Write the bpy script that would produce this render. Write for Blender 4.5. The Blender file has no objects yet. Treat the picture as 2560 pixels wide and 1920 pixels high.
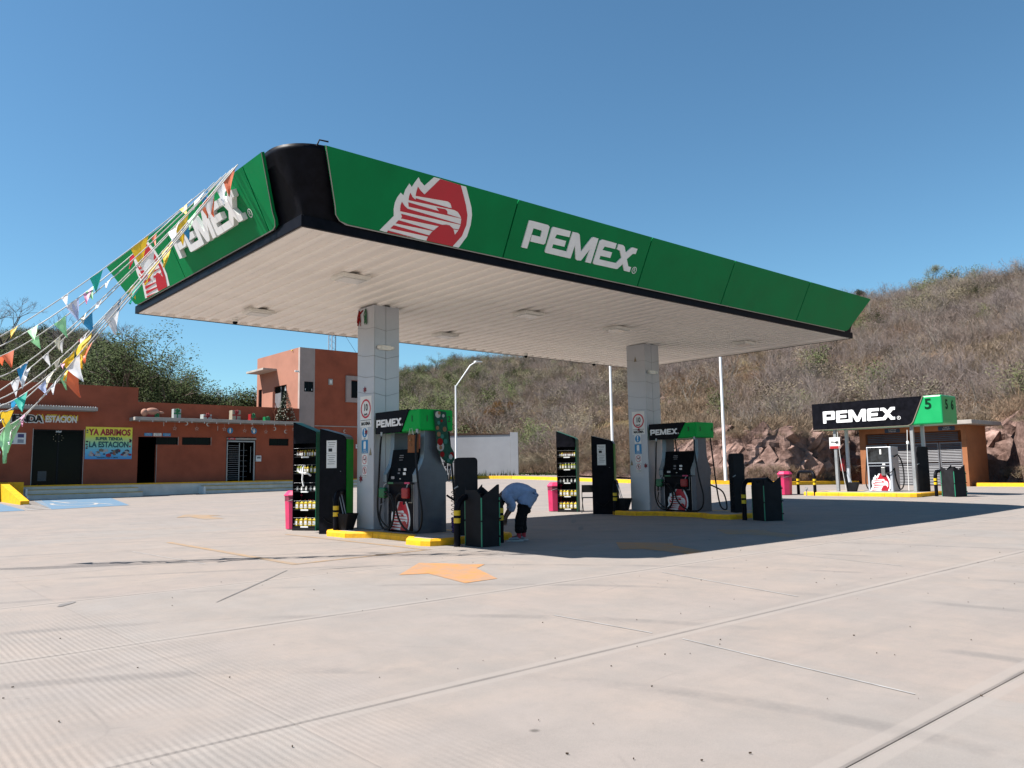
import bpy, bmesh, math, random
import numpy as np
from mathutils import Vector, Matrix, noise
from mathutils.geometry import tessellate_polygon
R = random.Random(7)
SC = bpy.context.scene
COL = SC.collection

# ------------------------------------------------------------------ camera
CAM = Vector((-5.031, -10.305, 1.28)); YAW, PITCH, ROLL, FPX = 0.717, 0.109, -0.016, 1981.4
FW = Vector((math.cos(PITCH)*math.sin(YAW), math.cos(PITCH)*math.cos(YAW), math.sin(PITCH)))
_r0 = Vector((math.cos(YAW), -math.sin(YAW), 0)); _u0 = _r0.cross(FW)
RT = _r0*math.cos(ROLL)+_u0*math.sin(ROLL); UP = -_r0*math.sin(ROLL)+_u0*math.cos(ROLL)
cd = bpy.data.cameras.new('camera'); co = bpy.data.objects.new('camera', cd); COL.objects.link(co)
cd.sensor_fit = 'HORIZONTAL'; cd.sensor_width = 36; cd.lens = FPX/2560*36; cd.clip_end = 3000; cd.clip_start = .05
m = Matrix((RT, UP, -FW)).transposed().to_4x4(); m.translation = CAM; co.matrix_world = m
SC.camera = co

# ------------------------------------------------------------------ light
SUND = Vector((.69, -.41, -1)).normalized()
w = bpy.data.worlds.new('World'); SC.world = w; w.use_nodes = True
nt = w.node_tree; nt.nodes.clear()
sky = nt.nodes.new('ShaderNodeTexSky'); sky.sky_type = 'NISHITA'; sky.sun_disc = False
sky.sun_elevation = math.asin(-SUND.z); sky.sun_rotation = math.atan2(-SUND.x, -SUND.y)
sky.altitude = 0; sky.air_density = 1.0; sky.dust_density = 0.0; sky.ozone_density = 5.0
bg = nt.nodes.new('ShaderNodeBackground'); bg.inputs[1].default_value = 0.063
wo = nt.nodes.new('ShaderNodeOutputWorld')
tn = nt.nodes.new('ShaderNodeMix'); tn.data_type = 'RGBA'; tn.blend_type = 'MULTIPLY'; tn.inputs['Factor'].default_value = 1; tn.inputs[7].default_value = (.80, 1.04, 1.0, 1)   # camera colour response
nt.links.new(sky.outputs[0], tn.inputs[6]); nt.links.new(tn.outputs[2], bg.inputs[0]); nt.links.new(bg.outputs[0], wo.inputs[0])
sl = bpy.data.lights.new('sun', 'SUN'); sl.energy = 5.0; sl.angle = math.radians(.5); sl.color = (1, .955, .90)
so = bpy.data.objects.new('sun', sl); COL.objects.link(so); so.location = (-20, 12, 40)
so.rotation_euler = SUND.to_track_quat('-Z', 'Y').to_euler()
SC.view_settings.view_transform = 'Standard'; SC.view_settings.look = 'None'
SC.view_settings.exposure = 1.2; SC.view_settings.gamma = 1; SC.view_settings.use_curve_mapping = False

# ------------------------------------------------------------------ helpers
def ray(u, v): return (FW*FPX + RT*(u-1280) + UP*(960-v)).normalized()
def at(u, v, D):                       # a point seen at photo pixel (u, v), D metres deep
    d = ray(u, v); return CAM + d*(D/d.dot(FW))
def onp(u, v, ax, val):                # where that pixel meets the plane axis = val
    d = ray(u, v); return CAM + d*((val-CAM[ax])/d[ax])
def sm(a, b, x):
    t = max(0., min(1., (x-a)/(b-a))); return t*t*(3-2*t)

MATS = {}
def nodes(name):
    m = bpy.data.materials.new(name); m.use_nodes = True; t = m.node_tree
    return m, t, t.nodes['Principled BSDF']
ALB = {}
def mat(name, col, rough=.5, metal=0., var=.12, scale=3., bump=0., bscale=40., spec=.5, dirt=None, trans=0.):
    if name in MATS: return MATS[name]
    k_ = ALB.get(name, .5); col = tuple(c*k_ for c in col[:3]); dirt = tuple(c*k_ for c in dirt) if dirt else None
    m, t, b = nodes(name)
    b.inputs['Roughness'].default_value = rough; b.inputs['Metallic'].default_value = metal
    b.inputs['Specular IOR Level'].default_value = min(spec, .18) if rough > .7 else spec
    tc = t.nodes.new('ShaderNodeTexCoord')
    n = t.nodes.new('ShaderNodeTexNoise'); n.inputs['Scale'].default_value = scale; n.inputs['Detail'].default_value = 8; n.inputs['Roughness'].default_value = .6
    t.links.new(tc.outputs['Object'], n.inputs['Vector'])
    r = t.nodes.new('ShaderNodeValToRGB'); e = r.color_ramp.elements
    d = dirt or [c*(1-var*1.6) for c in col[:3]]
    e[0].position = .3; e[0].color = (*d, 1) if dirt is None else (*[c*(1-var)+q*var for c, q in zip(col, d)], 1)
    e[1].position = .62; e[1].color = (*[min(1, c*(1+var*.5)) for c in col[:3]], 1)
    t.links.new(n.outputs['Fac'], r.inputs['Fac']); t.links.new(r.outputs['Color'], b.inputs['Base Color'])
    rr = t.nodes.new('ShaderNodeMapRange'); rr.inputs['To Min'].default_value = max(0, rough-.08); rr.inputs['To Max'].default_value = min(1, rough+.12)
    t.links.new(n.outputs['Fac'], rr.inputs['Value']); t.links.new(rr.outputs['Result'], b.inputs['Roughness'])
    if bump:
        n2 = t.nodes.new('ShaderNodeTexNoise'); n2.inputs['Scale'].default_value = bscale; n2.inputs['Detail'].default_value = 6
        t.links.new(tc.outputs['Object'], n2.inputs['Vector'])
        bp = t.nodes.new('ShaderNodeBump'); bp.inputs['Strength'].default_value = bump; bp.inputs['Distance'].default_value = .01
        t.links.new(n2.outputs['Fac'], bp.inputs['Height']); t.links.new(bp.outputs['Normal'], b.inputs['Normal'])
    if trans: b.inputs['Transmission Weight'].default_value = trans
    MATS[name] = m; return m

class MB:
    def __init__(s): s.v = []; s.f = []; s.mi = []; s.sm = []
    def add(s, vs, fs, mi=0, smooth=False):
        o = len(s.v); s.v += [tuple(v) for v in vs]; s.f += [tuple(i+o for i in f) for f in fs]
        s.mi += [mi]*len(fs); s.sm += [smooth]*len(fs); return s
    def box(s, x0, x1, y0, y1, z0, z1, mi=0, M=None):
        v = [Vector(p) for p in ((x0,y0,z0),(x1,y0,z0),(x1,y1,z0),(x0,y1,z0),(x0,y0,z1),(x1,y0,z1),(x1,y1,z1),(x0,y1,z1))]
        if M: v = [M @ p for p in v]
        return s.add(v, [(0,3,2,1),(4,5,6,7),(0,1,5,4),(1,2,6,5),(2,3,7,6),(3,0,4,7)], mi)
    def bbox(s, x0, x1, y0, y1, z0, z1, b=.01, mi=0, M=None):      # box with chamfered edges
        bm = bmesh.new(); bmesh.ops.create_cube(bm, size=1)
        for v in bm.verts: v.co = Vector(((x0+x1)/2+v.co.x*(x1-x0), (y0+y1)/2+v.co.y*(y1-y0), (z0+z1)/2+v.co.z*(z1-z0)))
        bmesh.ops.bevel(bm, geom=bm.edges[:], offset=b, segments=2, affect='EDGES', profile=.5)
        bm.verts.ensure_lookup_table()
        vs = [M @ v.co if M else v.co.copy() for v in bm.verts]; fs = [[v.index for v in f.verts] for f in bm.faces]; bm.free()
        return s.add(vs, fs, mi)
    def tube(s, pts, r, seg=8, mi=0, cap=True, smooth=True):
        pts = [Vector(p) for p in pts]; n = len(pts); rs = r if isinstance(r, (list, tuple)) else [r]*n
        vs = []; fs = []; prev = None
        for i, p in enumerate(pts):
            d = (pts[min(i+1, n-1)]-pts[max(i-1, 0)]).normalized()
            if prev is None:
                a = Vector((0,0,1)) if abs(d.z) < .9 else Vector((1,0,0)); x = d.cross(a).normalized()
            else: x = (prev - d*prev.dot(d)); x = x.normalized() if x.length > 1e-6 else d.orthogonal().normalized()
            prev = x; y = d.cross(x)
            for k in range(seg):
                an = 2*math.pi*k/seg; vs.append(p + (x*math.cos(an)+y*math.sin(an))*rs[i])
        for i in range(n-1):
            for k in range(seg):
                a = i*seg+k; b = i*seg+(k+1) % seg; fs.append((a, b, b+seg, a+seg))
        s.add(vs, fs, mi, smooth)
        if cap:
            s.add(vs[:seg], [tuple(range(seg))[::-1]], mi); s.add(vs[-seg:], [tuple(range(seg))], mi)
        return s
    def lathe(s, prof, cx, cy, seg=16, mi=0, smooth=True, z0=0, rot=0):
        vs = []; fs = []
        for r, z in prof:
            for k in range(seg):
                a = 2*math.pi*k/seg+rot; vs.append((cx+r*math.cos(a), cy+r*math.sin(a), z+z0))
        for i in range(len(prof)-1):
            for k in range(seg):
                a = i*seg+k; b = i*seg+(k+1) % seg; fs.append((a, b, b+seg, a+seg))
        s.add(vs, fs, mi, smooth); s.add(vs[:seg], [tuple(range(seg))[::-1]], mi); s.add(vs[-seg:], [tuple(range(seg))], mi); return s
    def poly(s, pts, O, X, Y, t, mi=0, back=0.):      # extruded 2D outline on a plane; front at +t along X x Y
        O, X, Y = Vector(O), Vector(X).normalized(), Vector(Y).normalized(); N = X.cross(Y)
        n = len(pts); area = sum(pts[i][0]*pts[(i+1) % n][1]-pts[(i+1) % n][0]*pts[i][1] for i in range(n))
        if area < 0: pts = pts[::-1]
        fr = [O+X*p[0]+Y*p[1]+N*t for p in pts]; bk = [O+X*p[0]+Y*p[1]+N*back for p in pts]
        tri = tessellate_polygon([[Vector((p[0], p[1], 0)) for p in pts]])
        F = []
        for a, b, c in tri:
            A = (pts[b][0]-pts[a][0])*(pts[c][1]-pts[a][1])-(pts[b][1]-pts[a][1])*(pts[c][0]-pts[a][0])
            F.append((a, b, c) if A > 0 else (a, c, b))
        if t == back: return s.add(fr, F, mi)
        F2 = [(c+n, b+n, a+n) for a, b, c in F]; side = [(i, i+n, (i+1) % n+n, (i+1) % n) for i in range(n)]
        return s.add(fr+bk, F+F2+side, mi)
def me(name, mb, mats):
    x = bpy.data.meshes.new(name); x.from_pydata(mb.v, [], mb.f)
    for m in (mats if isinstance(mats, (list, tuple)) else [mats]): x.materials.append(m)
    x.polygons.foreach_set('material_index', mb.mi); x.polygons.foreach_set('use_smooth', mb.sm); x.update(); return x
def mk(name, mb, mats, parent=None, label=None, cat=None, group=None, kind=None, loc=None):
    o = bpy.data.objects.new(name, mb if isinstance(mb, bpy.types.Mesh) else me(name, mb, mats)); COL.objects.link(o)
    if parent: o.parent = parent
    if loc is not None: o.location = loc
    if label: o['label'] = label
    if cat: o['category'] = cat
    if group: o['group'] = group
    if kind: o['kind'] = kind
    return o
def thing(name, label, cat, loc=(0,0,0), rz=0, group=None, kind=None):
    o = bpy.data.objects.new(name, None); COL.objects.link(o); o.location = loc; o.rotation_euler = (0,0,rz)
    o.empty_display_size = .1
    if label: o['label'] = label
    if cat: o['category'] = cat
    if group: o['group'] = group
    if kind: o['kind'] = kind
    return o
def dup(root, label=None, loc=None, rz=None, group=None):
    r = root.copy(); COL.objects.link(r)
    if label: r['label'] = label
    if loc is not None: r.location = loc
    if rz is not None: r.rotation_euler = (0,0,rz)
    if group: r['group'] = group
    for ch in list(root.children):
        c = ch.copy(); COL.objects.link(c); c.parent = r
        for g in list(ch.children):
            d = g.copy(); COL.objects.link(d); d.parent = c
    return r
def text_mesh(txt, size, depth=0., bold=0., sx=1.):
    cu = bpy.data.curves.new('t', 'FONT'); cu.body = txt; cu.size = size; cu.extrude = depth/2; cu.offset = bold
    cu.align_x = 'CENTER'; cu.align_y = 'CENTER'; cu.resolution_u = 3
    ob = bpy.data.objects.new('t', cu); COL.objects.link(ob)
    dg = bpy.context.evaluated_depsgraph_get(); ms = bpy.data.meshes.new_from_object(ob.evaluated_get(dg))
    bpy.data.objects.remove(ob); bpy.data.curves.remove(cu)
    for v in ms.vertices: v.co.x *= sx
    return ms
def frameM(O, X, Y):
    X, Y = Vector(X).normalized(), Vector(Y).normalized(); N = X.cross(Y)
    M = Matrix((X, Y, N)).transposed().to_4x4(); M.translation = Vector(O); return M
def text(name, txt, O, X, Y, size, m, parent=None, depth=.004, bold=0., off=.006, sx=1., **kw):
    ms = text_mesh(txt, size, depth, bold, sx); M = frameM(O, X, Y); N = Vector(X).normalized().cross(Vector(Y).normalized())
    M.translation = M.translation + N*off; ms.transform(M); ms.materials.clear(); ms.materials.append(m)
    return mk(name, ms, None, parent, **kw)
def walls(mb, O, X, Y, w, h, holes, t, mi=0):          # a wall with rectangular openings (local metres), thickness t behind the face
    xs = sorted({0, w, *[q for a in holes for q in (a[0], a[2])]}); ys = sorted({0, h, *[q for a in holes for q in (a[1], a[3])]})
    O, X, Y = Vector(O), Vector(X), Vector(Y)
    for i in range(len(xs)-1):
        for j in range(len(ys)-1):
            cx, cy = (xs[i]+xs[i+1])/2, (ys[j]+ys[j+1])/2
            if any(a[0] < cx < a[2] and a[1] < cy < a[3] for a in holes): continue
            mb.poly([(xs[i], ys[j]), (xs[i+1], ys[j]), (xs[i+1], ys[j+1]), (xs[i], ys[j+1])], O, X, Y, 0, mi, back=-t)
    return mb
def clip(pts, x0, y0, x1, y1):                         # Sutherland-Hodgman to a rectangle
    for ax, lim, sg in ((0, x0, 1), (0, x1, -1), (1, y0, 1), (1, y1, -1)):
        out = []
        for i in range(len(pts)):
            a, b = pts[i-1], pts[i]; ia, ib = (a[ax]-lim)*sg >= 0, (b[ax]-lim)*sg >= 0
            if ia != ib:
                t = (lim-a[ax])/(b[ax]-a[ax]); out.append((a[0]+(b[0]-a[0])*t, a[1]+(b[1]-a[1])*t))
            if ib: out.append(b)
        pts = out
        if not pts: return pts
    return pts
WORD = {'P':[(0.006,0.489),(0.129,0.493),(0.458,0.492),(0.504,0.466),(0.511,0.169),(0.480,0.139),(0.161,0.138),(0.154,0.257),(0.360,0.259),(0.357,0.369),(0.146,0.373),(0.130,0.004),(0.000,0.004)], 'E1M':[(0.590,0.485),(1.031,0.487),(1.038,0.377),(0.718,0.370),(0.699,0.298),(0.985,0.296),(0.984,0.187),(0.700,0.185),(0.698,0.115),(1.076,0.114),(1.084,0.486),(1.219,0.490),(1.271,0.467),(1.427,0.171),(1.596,0.471),(1.638,0.491),(1.773,0.485),(1.766,0.002),(1.619,0.003),(1.632,0.252),(1.494,0.011),(1.397,0.000),(1.350,0.020),(1.231,0.266),(1.217,0.009),(1.181,0.003),(0.581,0.005),(0.556,0.027),(0.565,0.457)], 'E2X':[(1.879,0.488),(2.289,0.485),(2.291,0.375),(1.995,0.371),(1.961,0.300),(2.239,0.297),(2.233,0.186),(1.955,0.183),(1.957,0.113),(2.432,0.116),(2.536,0.243),(2.438,0.366),(2.344,0.377),(2.344,0.483),(2.478,0.484),(2.533,0.459),(2.614,0.356),(2.723,0.475),(2.769,0.489),(2.908,0.484),(2.900,0.376),(2.816,0.370),(2.696,0.240),(2.801,0.109),(2.887,0.109),(2.886,0.007),(2.721,0.007),(2.623,0.128),(2.520,0.013),(2.481,0.005),(1.847,0.001),(1.818,0.030),(1.823,0.451)]}
EAGLE = {'white':[(0.000,0.010),(0.186,0.272),(0.155,0.374),(0.150,0.473),(0.169,0.559),(0.209,0.638),(0.266,0.609),(0.275,0.698),(0.320,0.805),(0.376,0.762),(0.408,0.844),(0.455,0.933),(0.501,0.882),(0.591,0.831),(0.724,0.996),(0.841,0.998),(1.248,0.988),(1.362,0.987),(1.475,0.824),(1.570,0.685),(1.618,0.570),(1.642,0.413),(1.629,0.212),(1.519,0.000),(1.387,0.001),(0.131,0.001)],
 'red_field':[(0.629,0.701),(0.847,0.995),(1.248,0.988),(1.347,0.849),(1.450,0.696),(1.525,0.551),(1.553,0.396),(1.521,0.201),(1.388,-0.002),(0.871,0.006),(0.883,0.069),(0.933,0.162),(1.036,0.273),(1.099,0.308),(1.168,0.325),(1.232,0.325),(1.319,0.288),(1.381,0.193),(1.430,0.283),(1.444,0.375),(1.431,0.461),(1.401,0.509),(1.329,0.565),(1.248,0.583),(1.193,0.602),(1.147,0.667),(1.087,0.689),(0.480,0.648),(0.475,0.718),(0.481,0.790),(0.547,0.742)],
 'r1':[(0.373,0.558),(0.368,0.627),(0.375,0.671),(0.430,0.616),(0.496,0.588),(0.493,0.613),(1.147,0.597),(1.194,0.600),(1.248,0.583)],
 'r2':[(0.377,0.525),(0.970,0.504),(0.899,0.550),(1.074,0.560),(1.118,0.539),(1.137,0.495),(1.411,0.479),(1.414,0.476),(1.133,0.472),(0.405,0.461)],
 'r3':[(0.274,0.365),(0.257,0.445),(0.265,0.509),(0.323,0.459),(0.391,0.427),(1.441,0.383),(1.441,0.376)],
 'r4':[(0.301,0.329),(1.099,0.308),(1.036,0.273),(0.316,0.258),(0.331,0.283)],
 'r5':[(0.287,0.224),(0.962,0.189),(0.929,0.177),(0.244,0.166)],
 'r6':[(0.220,0.132),(0.917,0.096),(0.887,0.074),(0.178,0.074)],
 'r7':[(0.145,0.035),(0.670,0.010),(0.131,0.001)],
 'r8':[(1.314,0.287),(1.445,0.296),(1.429,0.284),(1.322,0.280)]}
NX, PY, UZ = Vector((0,-1,0)), Vector((1,0,0)), Vector((0,0,1))     # reading directions on -X and -Y faces
def word(O, X, Y, h, m, parent, t=.02, back=0.):
    k = h/.49
    for key in ('P', 'E1M', 'E2X'):
        mk('letter' if key == 'P' else 'letter_pair', MB().poly([(a*k, b*k) for a, b in WORD[key]], O, X, Y, t, back=back), m, parent)
    O = Vector(O); X = Vector(X).normalized(); Y = Vector(Y).normalized(); N = X.cross(Y)
    ring = MB(); c = O+X*(3.02*k)+Y*(.06*k); n = 20; vs = []
    for i in range(n):
        a = 2*math.pi*i/n
        for r in (.07*k, .056*k): vs.append(c+X*(r*math.cos(a))+Y*(r*math.sin(a))+N*(.004))
    ring.add(vs, [(2*i, 2*((i+1) % n), 2*((i+1) % n)+1, 2*i+1) for i in range(n)])
    mk('registered_ring', ring, m, parent)
    text('registered_letter', 'R', c, X, Y, .1*k, m, parent, depth=.001, off=.004)
def eagle(O, X, Y, k, parent, mw, mr, cl=None, t=.004, sx=1.):
    for key in EAGLE:
        pts = [(a*k*sx, b*k) for a, b in EAGLE[key]]
        if cl: pts = clip(pts, *cl)
        if len(pts) < 3: continue
        wht = key == 'white'
        mk('emblem_white' if wht else 'emblem_red', MB().poly(pts, O, X, Y, t if wht else t*2, back=0 if wht else t*1.01), mw if wht else mr, parent)

# ------------------------------------------------------------------ materials
# shares of the listed colour that give the real reflectance at this exposure
for names, k in (('green_panel bright_green_panel', .85), ('silver_cladding soffit_metal', 1.0), ('light_cladding pump_grey pump_blue_grey pinkish_grey_render', .66), ('white_letter white_paper blue_sign red_print cream_plastic sunlit_white_letter white_pole', .9),
                 ('terracotta_render', .62), ('terracotta_sunlit', .60), ('orange_render', .55), ('yellow_paint yellow_band oil_yellow', .80), ('pink_plastic', .7), ('matt_black', 1.1), ('black_panel black_rubber', .7), ('pump_screen dark_glass', .3), ('white_wall_paint', .45), ('plinth_white sandy_yellow_paint', .95), ('blue_grey_shirt', .80), ('grey_louvre', .6), ('cream_slab', .5), ('stocking_green lamp_glass kerb_concrete', .7)):
    for n_ in names.split(): ALB[n_] = k
green = mat('green_panel', (.001,.21,.062), .45, var=.08, scale=1.2, spec=.10)
greend = mat('dark_green_panel', (.006,.20,.105), .4, spec=.15)
valg = mat('valance_green', (.003,.62,.10), .45, var=.05, spec=.12)
numg = mat('dark_green_number', (.003,.06,.025), .5, spec=.1)
greenb = mat('bright_green_panel', (.006,.36,.11), .35, var=.05)
black = mat('black_panel', (.008,.008,.012), .4, var=.3, scale=6, spec=.06)
blackm = mat('matt_black', (.014,.014,.016), .6, var=.2, scale=5, bump=.1, spec=.09)
rubber = mat('black_rubber', (.014,.014,.015), .5, var=.2, spec=.2)
whitep = mat('white_letter', (.80,.79,.78), .4, var=.05)
redp = mat('red_print', (.50,.006,.022), .4, var=.05)
silver = mat('silver_trim', (.55,.55,.53), .3, .7)
soffm = mat('soffit_metal', (.82,.775,.72), .42, .0, var=.06, scale=.8, spec=.6)
cream = mat('cream_plastic', (.78,.76,.70), .4)
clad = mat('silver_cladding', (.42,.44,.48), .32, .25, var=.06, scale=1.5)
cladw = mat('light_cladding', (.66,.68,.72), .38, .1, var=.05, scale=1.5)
pumpg = mat('pump_grey', (.13,.15,.18), .38, .3, var=.12, scale=5)
pumps = mat('pump_blue_grey', (.22,.29,.33), .32, .2, var=.1)
screen = mat('pump_screen', (.010,.010,.012), .5, var=.1, spec=.04)
yellow = mat('yellow_paint', (.84,.43,.012), .6, var=.30, scale=7, bump=.3, dirt=(.36,.20,.06), spec=.2)
yellowb = mat('yellow_band', (.80,.52,.01), .4, var=.05)
conc = mat('kerb_concrete', (.42,.39,.36), .85, var=.15, scale=4, bump=.3)
terra = mat('terracotta_render', (.47,.128,.070), .85, var=.14, scale=1.1, bump=.2, bscale=60)
terra_lit = mat('terracotta_sunlit', (.50,.235,.165), .85, var=.08, scale=1.1, bump=.15, bscale=60)  # lighter terracotta for the tower's sunlit side; sunlight put into the colour
stone = mat('pinkish_grey_render', (.50,.40,.36), .85, var=.08, scale=2)
slabm = mat('cream_slab', (.66,.60,.54), .8, var=.12, scale=2)
plinthm = mat('plinth_white', (.68,.63,.58), .8, var=.12, scale=1.5)
orangew = mat('orange_render', (.50,.20,.09), .85, var=.1, scale=2, bump=.15)
glassd = mat('dark_glass', (.008,.010,.014), .10, var=.2, scale=2, spec=.07)
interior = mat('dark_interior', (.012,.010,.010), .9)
alu = mat('aluminium', (.55,.56,.58), .35, .6)
louvre = mat('grey_louvre', (.20,.20,.215), .45, .2, var=.1)
pink = mat('pink_plastic', (.66,.03,.13), .35, var=.12, scale=4)
pinkd = mat('pink_flap', (.33,.03,.08), .4)
paper = mat('white_paper', (.72,.72,.70), .7, var=.04)
inkm = mat('black_ink', (.02,.02,.025), .6)
bluep = mat('blue_sign', (.01,.21,.45), .4, var=.05)
blued = mat('navy_sign', (.01,.04,.12), .4)
whitew = mat('white_wall_paint', (.72,.73,.77), .8, var=.06, scale=.7)
gold = mat('oil_yellow', (.75,.55,.02), .4, var=.1)
purple = mat('purple_plastic', (.20,.09,.42), .35)
redplas = mat('red_plastic', (.6,.015,.02), .35)
gplas = mat('green_plastic', (.01,.22,.07), .4)
gstrip = mat('mint_green_edge', (.02,.42,.22), .4)
galv = mat('galvanised_pole', (.62,.64,.65), .4, .4)
# ------------------------------------------------------------------ ground height (the lot climbs away towards the store and the hill)
CP = [(-25,31,.33),(-6,29,.33),(1.8,29.3,.35),(6.5,29.3,.37),(10,29.6,.41),(14,29.6,.45),(19,29.5,.56),(1,20.5,.20),(8,20,.22),(16,20,.42),
      (23,5.2,.185),(23,1,.17),(21,-2.4,.06),(36.4,4,.19),(36.3,9.3,.29),(30.2,9.6,.38),(27.2,12,.49),(26.3,16.6,.56),(26.2,21.8,.70),
      (26,23.7,.74),(26.9,26.5,.79),(25.9,28.8,.82),(23,31,.78),(40,-6,.10),(36.6,1.9,.18),(40,20,.5),(34,30,.95),(19,12,.2),
      (-20,20,.18),(-20,9,.0),(14,9,.02),(14,4,.0),(14,-4,.0),(20,-12,.0),(-6,9,0),(5,9,0),(40,-20,0),(0,14,.07),(8,14,.1)]
_c = np.array(CP, float); _n = len(_c)
def _U(r2): return np.where(r2 > 1e-9, r2*np.log(r2+1e-12), 0)
_d2 = ((_c[:,None,:2]-_c[None,:,:2])**2).sum(2)
_K = np.zeros((_n+3, _n+3)); _K[:_n,:_n] = _U(_d2)+np.eye(_n)*2.; _K[:_n,_n] = 1; _K[:_n,_n+1:] = _c[:,:2]; _K[_n:,:_n] = _K[:_n,_n:].T
_w = np.linalg.solve(_K, np.r_[_c[:,2], 0, 0, 0])
def g(x, y):
    k = max(sm(14, 19, x)*sm(-9, -2, y), sm(9, 14, y))
    if k <= 0: return 0.
    xx, yy = min(max(x, -25), 42), min(max(y, -20), 36)
    r2 = ((_c[:,:2]-np.array([xx, yy]))**2).sum(1)
    return k*max(0., float(_w[:_n] @ _U(r2)+_w[_n]+_w[_n+1]*xx+_w[_n+2]*yy))

# concrete: warm grey, slab to slab tint, brushed and tined finish, tyre marks, stains
def concrete(name, base):
    m, t, b = nodes(name); L = t.links.new; N = t.nodes.new
    tc = N('ShaderNodeNewGeometry'); pos = tc.outputs['Position']
    def noi(s, d=6, r=.6, sc=(1,1,1), rot=0):
        mp = N('ShaderNodeMapping'); mp.inputs['Scale'].default_value = sc; mp.inputs['Rotation'].default_value = (0,0,rot); L(pos, mp.inputs['Vector'])
        n = N('ShaderNodeTexNoise'); n.inputs['Scale'].default_value = s; n.inputs['Detail'].default_value = d; n.inputs['Roughness'].default_value = r
        L(mp.outputs['Vector'], n.inputs['Vector']); return n.outputs['Fac']
    def mr(x, a, c, lo=0., hi=1.):
        q = N('ShaderNodeMapRange'); q.inputs['From Min'].default_value = a; q.inputs['From Max'].default_value = c
        q.inputs['To Min'].default_value = lo; q.inputs['To Max'].default_value = hi; L(x, q.inputs['Value']); return q.outputs['Result']
    def mix(f, a, c, ty='MIX'):
        q = N('ShaderNodeMix'); q.data_type = 'RGBA'; q.blend_type = ty
        if isinstance(f, float): q.inputs['Factor'].default_value = f
        else: L(f, q.inputs['Factor'])
        for s, v in ((6, a), (7, c)):
            if isinstance(v, tuple): q.inputs[s].default_value = (*v, 1)
            else: L(v, q.inputs[s])
        return q.outputs[2]
    def mul(a, c):
        q = N('ShaderNodeMath'); q.operation = 'MULTIPLY'; L(a, q.inputs[0])
        if isinstance(c, float): q.inputs[1].default_value = c
        else: L(c, q.inputs[1])
        return q.outputs[0]
    oi = N('ShaderNodeObjectInfo')
    warm = tuple(base); cool = (base[0]*.90, base[1]*.955, base[2]*.99); pk = (base[0]*1.05, base[1]*.945, base[2]*.90)
    c = mix(oi.outputs['Random'], cool, pk)
    c = mix(mul(mr(noi(.35, 5), .35, .65), .7), c, warm)
    c = mix(mul(mr(noi(.55, 7, .65), .42, .62), .75), c, (base[0]*1.13, base[1]*1.03, base[2]*.95))
    c = mix(mul(mr(noi(.8, 7, .7, (1,1,1), 1.1), .5, .68), .6), c, (base[0]*.78, base[1]*.82, base[2]*.84))
    c = mix(mul(mr(noi(1.7, 9, .75), .42, .70), .75), c, (base[0]*.78, base[1]*.78, base[2]*.78))
    c = mix(mul(mr(noi(7, 8, .8), .5, .8), .55), c, (base[0]*.74, base[1]*.73, base[2]*.72))
    c = mix(mul(mr(noi(16, 6, .8), .28, .42, 1, 0), .35), c, (base[0]*1.15, base[1]*1.14, base[2]*1.12))
    wv0 = N('ShaderNodeTexWave'); wv0.wave_type = 'RINGS'; wv0.rings_direction = 'Z'; wv0.inputs['Scale'].default_value = .16; wv0.inputs['Distortion'].default_value = 2.2; wv0.inputs['Detail'].default_value = 2; wv0.inputs['Detail Scale'].default_value = .35
    mp0 = N('ShaderNodeMapping'); mp0.inputs['Location'].default_value = (6, 9, 0); L(pos, mp0.inputs['Vector']); L(mp0.outputs['Vector'], wv0.inputs['Vector'])
    tyre = mul(mul(mr(wv0.outputs['Fac'], .972, .998), mr(noi(.7, 5, .7), .44, .58)), mr(noi(30, 5, .8), .25, .5))
    c = mix(mul(tyre, .7), c, (base[0]*.55, base[1]*.56, base[2]*.58))
    v3 = N('ShaderNodeTexVoronoi'); v3.feature = 'DISTANCE_TO_EDGE'; v3.inputs['Scale'].default_value = .42; L(pos, v3.inputs['Vector'])
    c = mix(mul(mul(mr(v3.outputs['Distance'], .0, .006, 1, 0), mr(noi(.6, 3), .52, .60)), .35), c, (base[0]*.5, base[1]*.5, base[2]*.5))
    c = mix(mul(mr(noi(2.2, 8, .7, (1, .18, 1), .1), .50, .72), .42), c, (base[0]*.72, base[1]*.72, base[2]*.72))
    c = mix(mul(mr(noi(.9, 7, .7, (.12, 1, 1), .35), .50, .72), .5), c, (base[0]*.72, base[1]*.73, base[2]*.75))
    c = mix(mul(mr(noi(1.8, 4, .6, (.07, 1, 1), -.3), .60, .72), .35), c, (base[0]*.55, base[1]*.55, base[2]*.57))
    c = mix(mul(mr(noi(60, 2), .3, .8), .30), c, (base[0]*1.12, base[1]*1.12, base[2]*1.1))
    c = mix(mul(mr(noi(180, 3), .42, .7), .40), c, (base[0]*.55, base[1]*.6, base[2]*.6))
    v = N('ShaderNodeTexVoronoi'); v.inputs['Scale'].default_value = .9; v.inputs['Randomness'].default_value = 1; L(pos, v.inputs['Vector'])
    c = mix(mul(mr(v.outputs['Distance'], .012, .03, 1, 0), .6), c, (.03, .027, .024))
    sy = N('ShaderNodeSeparateXYZ'); L(pos, sy.inputs[0])
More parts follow.
